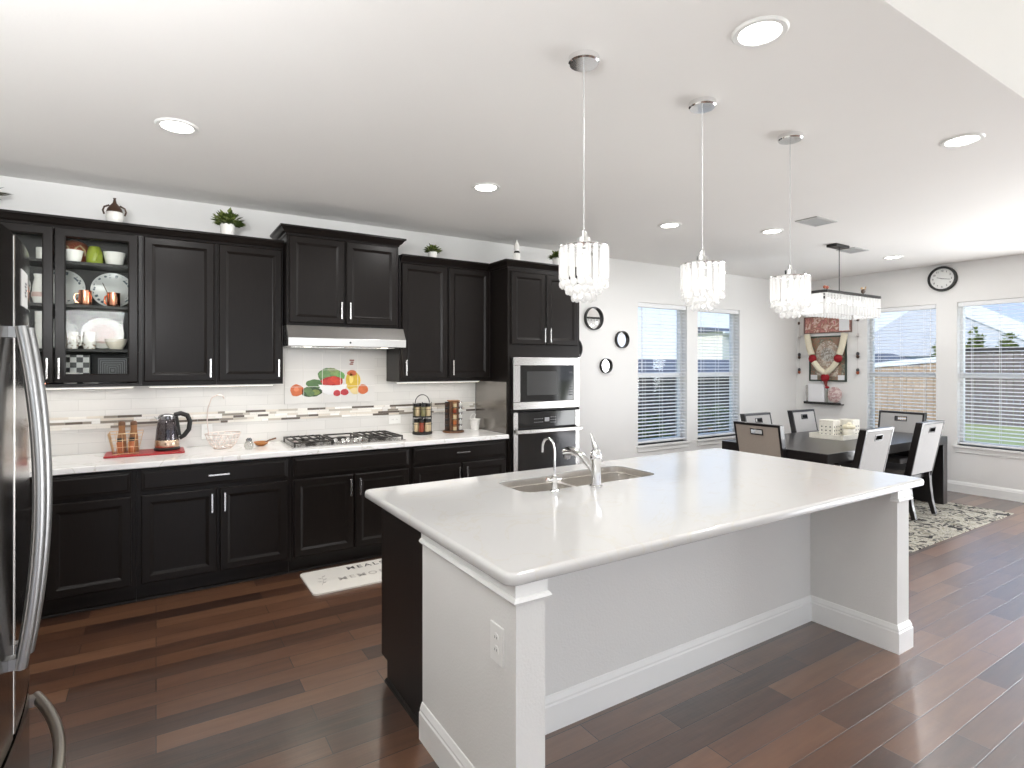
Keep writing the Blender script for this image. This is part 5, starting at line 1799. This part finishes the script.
t = thing('flower_garland', 'cream V-shaped flower garland with red blossoms over the ornate picture', 'garland', (XR, 4.525, 1.655), -PI / 2)
for s in (-1, 1):
    MB().tube([(s * 0.275, -0.072, 0.36), (s * 0.235, -0.075, 0.16), (s * 0.2, -0.075, 0.06)], 0.043, 10).build('upper_strand', M_garl, t, smooth=True)
    MB().tube([(s * 0.165, -0.075, -0.05), (s * 0.09, -0.075, -0.15), (s * 0.0, -0.075, -0.215)], 0.04, 10).build('lower_strand', M_garl, t, smooth=True)
    MB().ball((s * 0.185, -0.08, 0.0), 0.06, sy=0.6, seg=12, rings=8).build('red_blossom', M_rose, t, smooth=True)
MB().ball((0, -0.08, -0.275), 0.062, sy=0.6, sz=1.05, seg=12, rings=8).build('red_blossom', M_rose, t, smooth=True)
MB().tube([(0, -0.07, -0.33), (0.005, -0.065, -0.40)], [0.03, 0.014], 8).build('tassel', mat('tassel_red', rgb(130, 62, 56), 0.7, noise=0.3), t, smooth=True)

t = thing('picture_ledge', 'small dark wall ledge under the garlanded picture', 'shelf', (XR, 4.565, 0.985), -PI / 2)
MB().box(-0.27, 0.27, -0.10, -0.0005, 0, 0.016).build('board', M_dark, t, bevel=0.002)
MB().box(-0.27, 0.27, -0.10, -0.09, 0.016, 0.035).build('lip', M_dark, t)
t = thing('framed_card', 'white card in a silver frame standing on the dark ledge', 'frame', (XR - 0.055, 4.66, 1.0015), -PI / 2)
MB().box(-0.13, 0.11, 0, 0.012, 0, 0.28).build('card', C_bowl, t)
MB().box(-0.165, -0.132, -0.006, 0.014, 0, 0.26).build('silver_strip', M_ss, t, bevel=0.002)
t = thing('flower_ornament', 'round pinkish flower ornament on the right end of the dark ledge', 'ornament', (XR - 0.05, 4.405, 1.0015), -PI / 2)
o = MB().lathe([(1e-5, -0.014), (0.09, -0.012), (0.105, 0.0), (0.1, 0.012), (1e-5, 0.014)], (0, 0, 0.118), 26, 'y', caps=False).build('disc', m_picture('pink_flower_print', [rgb(206, 176, 172), rgb(226, 214, 210), rgb(178, 132, 132), rgb(214, 196, 192)], 28), t, smooth=True)
o.scale = (1, 1, 1.1)
MB().box(-0.06, 0.06, -0.03, 0.03, 0, 0.014).build('foot', M_brown, t, bevel=0.002)
t = thing('red_flower', 'tiny red artificial flower standing between card and round ornament', 'flower', (XR - 0.06, 4.505, 1.0015), 0)
MB().tube([(0, 0, 0), (0, 0, 0.22)], 0.004, 6).build('stem', M_green_dk, t)
MB().ball((0, 0, 0.235), 0.03, sz=0.7, seg=10, rings=6).build('blossom', M_rose, t, smooth=True)
for y, lab in ((4.95, 'beaded hanging string left of the ornate picture'), (4.10, 'beaded hanging string between ornate picture and window')):
    t = thing('hanging_string', lab, 'decoration', (XR - 0.022, y, 0), 0, 'hanging strings beside the picture')
    MB().tube([(0, 0, 1.42), (0, 0, 2.28)], 0.0025, 6).build('cord', M_pf, t)
    for z, m_ in ((2.2, M_brown), (1.98, M_pf), (1.72, M_lash), (1.68, M_brown), (1.49, M_lash), (1.455, M_terra)):
        MB().ball((0, 0, z), 0.021, sz=1.3, seg=10, rings=6).build('bead', m_, t, smooth=True)

# ------------------------------------------------------------------ rug, table, chairs
o = one('area_rug', MB().box(-1.52, 1.52, -1.18, 1.18, 0.0005, 0.010), M_rug, 'patterned cream and grey area rug under the dining table', 'rug', (6.06, 3.37, 0), smooth=False, bevel=0.003)
RZ = 0.0103
t = thing('dining_table', 'long dark dining table with slab legs in front of the corner windows', 'table', (6.265, 3.295, RZ))
MB().box(-1.225, 1.225, -0.555, 0.555, 0.665, 0.752).build('tabletop', M_dark, t, bevel=0.004)
for s in (-1, 1):
    MB().box(s * 1.12, s * 1.22, -0.555, 0.555, 0, 0.665).build('slab_leg', M_dark, t, bevel=0.003)
MB().box(-1.12, 1.12, -0.03, 0.03, 0.50, 0.66).build('apron_beam', M_dark, t)


def make_chair(label, loc, rz, fab):
    t = thing('dining_chair', label, 'chair', loc, rz, 'dining chairs around the table')
    MB().box(-0.235, 0.235, -0.21, 0.25, 0.38, 0.42).build('seat_frame', M_dark, t, bevel=0.003)
    MB().box(-0.235, 0.235, -0.215, 0.255, 0.421, 0.485).build('seat', M_seat, t, bevel=0.018, bseg=4)
    k = 0.20   # backward lean per metre

    def lean(q, z0=0.44):
        q.v = [(x * (1 + 0.05 * max(0, z - 0.45)), y - k * (z - z0), z) for x, y, z in q.v]
        return q
    yb = -0.235
    f = MB()
    for s in (-1, 1):
        f.box(s * 0.222, s * 0.244, yb - 0.031, yb + 0.031, 0.40, 0.98)
    f.box(-0.222, 0.222, yb - 0.031, yb + 0.031, 0.956, 0.98)
    lean(f).build('back_frame', M_dark, t, bevel=0.003)
    p = MB()
    hw, h0, h1 = 0.066, 0.868, 0.927
    p.box(-0.2215, -hw, yb - 0.029, yb + 0.029, 0.45, 0.9555); p.box(hw, 0.2215, yb - 0.029, yb + 0.029, 0.45, 0.9555)
    p.box(-hw, hw, yb - 0.029, yb + 0.029, 0.45, h0); p.box(-hw, hw, yb - 0.029, yb + 0.029, h1, 0.9555)
    lean(p).build('backrest', fab, t)
    g = MB()
    g.box(-hw, -hw + 0.009, yb - 0.033, yb + 0.033, h0, h1); g.box(hw - 0.009, hw, yb - 0.033, yb + 0.033, h0, h1)
    g.box(-hw + 0.009, hw - 0.009, yb - 0.033, yb + 0.033, h0, h0 + 0.009); g.box(-hw + 0.009, hw - 0.009, yb - 0.033, yb + 0.033, h1 - 0.009, h1)
    lean(g).build('handle_grip', M_dark, t)
    for s in (-1, 1):
        q = MB()
        q.add([(s * 0.215 + a * 0.022, 0.225 + b * 0.022, 0.38) for a, b in ((-1, -1), (1, -1), (1, 1), (-1, 1))] + [(s * 0.215 + a * 0.015, 0.23 + b * 0.015, 0.0) for a, b in ((-1, -1), (1, -1), (1, 1), (-1, 1))],
              [(0, 1, 2, 3), (7, 6, 5, 4), (0, 4, 5, 1), (1, 5, 6, 2), (2, 6, 7, 3), (3, 7, 4, 0)])
        q.build('leg', M_dark, t, bevel=0.002)
        q = MB().tube([(s * 0.222, yb + 0.008, 0.44), (s * 0.222, yb + 0.0, 0.3), (s * 0.222, yb - 0.02, 0.15), (s * 0.222, yb - 0.055, 0.0105)], [0.037, 0.035, 0.031, 0.026], 4)
        q.build('leg', M_dark, t)
    return t


ch = make_chair('grey dining chair on the near side, cut by the island top, left of two', (5.47, 2.875, RZ), 0.0, M_fab)
dup(ch, (6.585, 2.895, RZ), 0.0, 'grey dining chair nearest the slab leg, its back legs fully visible')
dup(ch, (6.0, 3.77, RZ), PI, 'grey dining chair on the far side, left one, half hidden')
dup(ch, (6.94, 3.77, RZ), PI, 'grey dining chair on the far side in the room corner')
dup(ch, (7.38, 3.29, RZ), PI / 2, 'grey dining chair at the window end of the table')
make_chair('taupe-backed dining chair at the near end of the table, its back to us', (5.30, 3.375, RZ), -PI / 2, M_taupe)

# centre piece on the table
TT = RZ + 0.7525
t = thing('serving_tray', 'white carved tray in the middle of the dining table', 'tray', (6.33, 3.34, TT))
M_carv = mat('carved_white', rgb(224, 220, 208), 0.6, noise=0.12, nscale=50, bump=0.5, bscale=70)
q = MB(); q.box(-0.225, 0.225, -0.17, 0.17, 0, 0.012)
for s in (-1, 1):
    q.box(-0.225, 0.225, s * 0.17 - 0.012, s * 0.17 + 0.012, 0, 0.05)
    q.box(s * 0.225 - 0.012, s * 0.225 + 0.012, -0.17, 0.17, 0, 0.05)
q.build('tray_body', M_carv, t)
for x, y, lab in ((6.22, 3.36, 'white carved box at the left of the table tray'), (6.46, 3.28, 'white carved box at the right of the table tray')):
    t = thing('carved_box', lab, 'box', (x, y, TT + 0.0125), 0)
    MB().box(-0.075, 0.075, -0.075, 0.075, 0, 0.185).build('box_body', M_carv, t, bevel=0.003)
    q = MB()
    for i in range(3):
        for j in range(3):
            q.lathe([(0.008, -0.0762), (0.008, -0.0752)], (-0.045 + 0.045 * i, 0, 0.035 + 0.04 * j), 8, 'y')
            q.lathe([(0.008, -0.0762), (0.008, -0.0752)], (0, -0.045 + 0.045 * i, 0.035 + 0.04 * j), 8, 'x')
    q.build('pierced_pattern', M_lash, t)
t = thing('flower_pot', 'small round white pot topped with cream flowers on the table tray', 'pot', (6.335, 3.215, TT + 0.0125))
MB().lathe([(0.035, 0), (0.055, 0.03), (0.058, 0.07), (0.045, 0.095), (1e-5, 0.095)], seg=20, caps=False).build('pot_body', M_carv, t, smooth=True)
for k in range(7):
    a = 2 * PI * k / 6
    rr_ = 0.035 if k < 6 else 0
    MB().ball((rr_ * math.cos(a), rr_ * math.sin(a), 0.115 + (0.025 if k == 6 else 0)), 0.026, seg=10, rings=6).build('flower', M_garl, t, smooth=True)
leaf_clump(MB(), (0, 0, 0.1), 0.02, 14, 0.05, 4).build('leaves', M_green_dk, t)

# ------------------------------------------------------------------ outside
GZ = -0.10
M_grass = mat('lawn_grass', rgb(176, 178, 118), 0.9, noise=0.25, nscale=3)
g = one('lawn', MB().box(-30, 70, -40, 70, GZ - 0.2, GZ), M_grass, 'green lawn outside the windows', 'lawn', (0, 0, 0), smooth=False)
g['kind'] = 'structure'
M_fence = mat('fence_wood', rgb(176, 150, 126), 0.8, noise=0.22, nscale=2, stretch=(3, 3, 0.4))
M_fence2 = mat('grey_fence_wood', rgb(118, 108, 106), 0.8, noise=0.25, nscale=2, stretch=(3, 3, 0.4))
M_fence3 = mat('dark_fence_wood', rgb(62, 58, 58), 0.85, noise=0.25, nscale=2, stretch=(3, 3, 0.4))


def fence(p0, p1, h0, h1, m, label, pw=0.14, cap=None):
    d = Vector((p1[0] - p0[0], p1[1] - p0[1], 0))
    L_ = d.length
    t = thing('wood_fence', label, 'fence', (p0[0], p0[1], GZ), math.atan2(d.y, d.x))
    q = MB()
    n_ = int(L_ / pw)
    rr = random.Random(11)
    for i in range(n_):
        h = h0 + (h1 - h0) * i / n_ + rr.uniform(-0.01, 0.01)
        q.box(i * pw + 0.006, (i + 1) * pw - 0.006, -0.01, 0.01, 0, h)
    q.build('pickets', m, t)
    k = MB()
    for f_ in (0.25, 0.85):
        k.add([(0, 0.012, h0 * f_), (L_, 0.012, h1 * f_), (L_, 0.05, h1 * f_), (0, 0.05, h0 * f_), (0, 0.012, h0 * f_ + 0.09), (L_, 0.012, h1 * f_ + 0.09), (L_, 0.05, h1 * f_ + 0.09), (0, 0.05, h0 * f_ + 0.09)],
              [(0, 3, 2, 1), (4, 5, 6, 7), (0, 1, 5, 4), (1, 2, 6, 5), (2, 3, 7, 6), (3, 0, 4, 7)])
    k.build('rails', m, t)
    if cap:
        k = MB()
        k.add([(0, -0.06, h0), (L_, -0.06, h1), (L_, 0.06, h1), (0, 0.06, h0), (0, -0.06, h0 + 0.12), (L_, -0.06, h1 + 0.12), (L_, 0.06, h1 + 0.12), (0, 0.06, h0 + 0.12)],
              [(0, 3, 2, 1), (4, 5, 6, 7), (0, 1, 5, 4), (1, 2, 6, 5), (2, 3, 7, 6), (3, 0, 4, 7)])
        k.build('top_cap', cap, t)
    return t


fence((1.0, 8.4), (14.6, 8.6), 1.47, 1.47, M_fence3, 'dark fence close behind the two back-wall windows')
fence((15.2, 9.4), (15.0, 5.2), 1.38, 1.78, M_fence, 'sunlit tan fence outside the window left of the clock', cap=M_slat)
fence((19.5, 7.2), (20.0, -3.0), 2.03, 2.03, M_fence2, 'grey fence across the lawn outside the right-hand window', cap=M_fence3)


def bush(label, loc, R, n, L_, seed, sc=(1, 1, 1)):
    t = thing('shrub', label, 'shrub', loc)
    q = MB(); rr = random.Random(seed)
    for i in range(n):
        a, b_ = rr.uniform(0, 2 * PI), math.acos(rr.uniform(-0.2, 1))
        c_ = Vector((math.sin(b_) * math.cos(a) * sc[0], math.sin(b_) * math.sin(a) * sc[1], math.cos(b_) * sc[2])) * R * rr.uniform(0.6, 1)
        leaf_clump(q, c_ + Vector((0, 0, R * sc[2] * 0.5)), 0.05, 5, L_, i, up=1.0, wd=0.5)
    q.build('foliage', M_green_lt if seed % 2 else M_green_dk, t)
    MB().tube([(0, 0, 0), (0, 0, R * 0.8)], 0.06, 8).build('trunk', M_woodb, t)
    return t


for i, (x, y, R_) in enumerate(((22.0, 8.2, 0.37), (22.1, 7.35, 0.4), (22.0, 6.5, 0.38), (22.1, 5.65, 0.39))):
    bush(['leftmost pale green shrub behind the grey fence', 'second pale green shrub from the left behind the grey fence', 'third pale green shrub behind the grey fence', 'rightmost pale green shrub behind the grey fence'][i], (x, y, GZ), R_, 330, 0.22, 2 * i + 1, (1.0, 0.85, 4.6))
bush('dark green shrub in front of the dark fence, seen through right back-wall window', (9.6, 7.6, GZ), 0.55, 110, 0.14, 4)
bush('dark green shrub in front of the dark fence, seen through left back-wall window', (7.9, 7.7, GZ), 0.45, 90, 0.14, 6)


def house(label, x0, x1, y0, y1, zw, zr, wall, roof, ridge='x', over=0.4):
    t = thing('neighbour_house', label, 'house', ((x0 + x1) / 2, (y0 + y1) / 2, GZ))
    w_, d_ = (x1 - x0) / 2, (y1 - y0) / 2
    MB().box(-w_, w_, -d_, d_, 0, zw).build('wall', wall, t)
    if ridge == 'x':
        MB().prism([(-d_ - over, zw), (d_ + over, zw), (0, zr)], 'x', -w_ - over, w_ + over).build('roof', roof, t)
        q = MB()
        for s in (-1, 1):
            q.box(-w_ - over, w_ + over, s * (d_ + over) - 0.06, s * (d_ + over) + 0.06, zw - 0.14, zw)
    else:
        MB().prism([(-w_ - over, zw), (w_ + over, zw), (0, zr)], 'y', -d_ - over, d_ + over).build('roof', roof, t)
        q = MB()
        for s in (-1, 1):
            q.box(s * (w_ + over) - 0.06, s * (w_ + over) + 0.06, -d_ - over, d_ + over, zw - 0.14, zw)
    q.build('gutter', M_slat, t)
    return t


M_shing = mat('grey_shingles', rgb(96, 98, 108), 0.9, noise=0.25, nscale=4, stretch=(2, 8, 8))
M_hw = mat('cream_siding', rgb(226, 222, 210), 0.8, noise=0.05)
M_hw2 = mat('white_siding', rgb(222, 222, 226), 0.8, noise=0.04)
house('neighbour house with low dark roof behind both back-wall windows', 10.0, 25.5, 15.0, 21.0, 1.0, 1.95, M_hw, M_shing, 'x')
house('cream neighbour house behind the right back-wall window', 31.5, 44.0, 24.0, 27.0, 3.9, 4.3, M_hw, M_shing, 'x')
hs = house('pale neighbour house with steep gable beyond the right fence', 30.0, 42.0, 6.6, 15.4, 2.1, 5.0, mat('blue_grey_siding', rgb(180, 194, 220), 0.8, noise=0.05), mat('pale_shingles', rgb(196, 198, 206), 0.9, noise=0.1, nscale=4), 'x')
q = MB()
for sg in (-1,):
    q.prism([(sg * 4.9, 2.1), (0, 5.0), (0, 4.25), (sg * 4.9, 1.5)], 'x', -6.5, -6.41)
q.build('barge_board', M_hw2, hs)
house('dark-roofed house behind the sunlit tan fence', 24.0, 28.0, 11.0, 14.0, 1.6, 2.2, M_hw, M_shing, 'x')
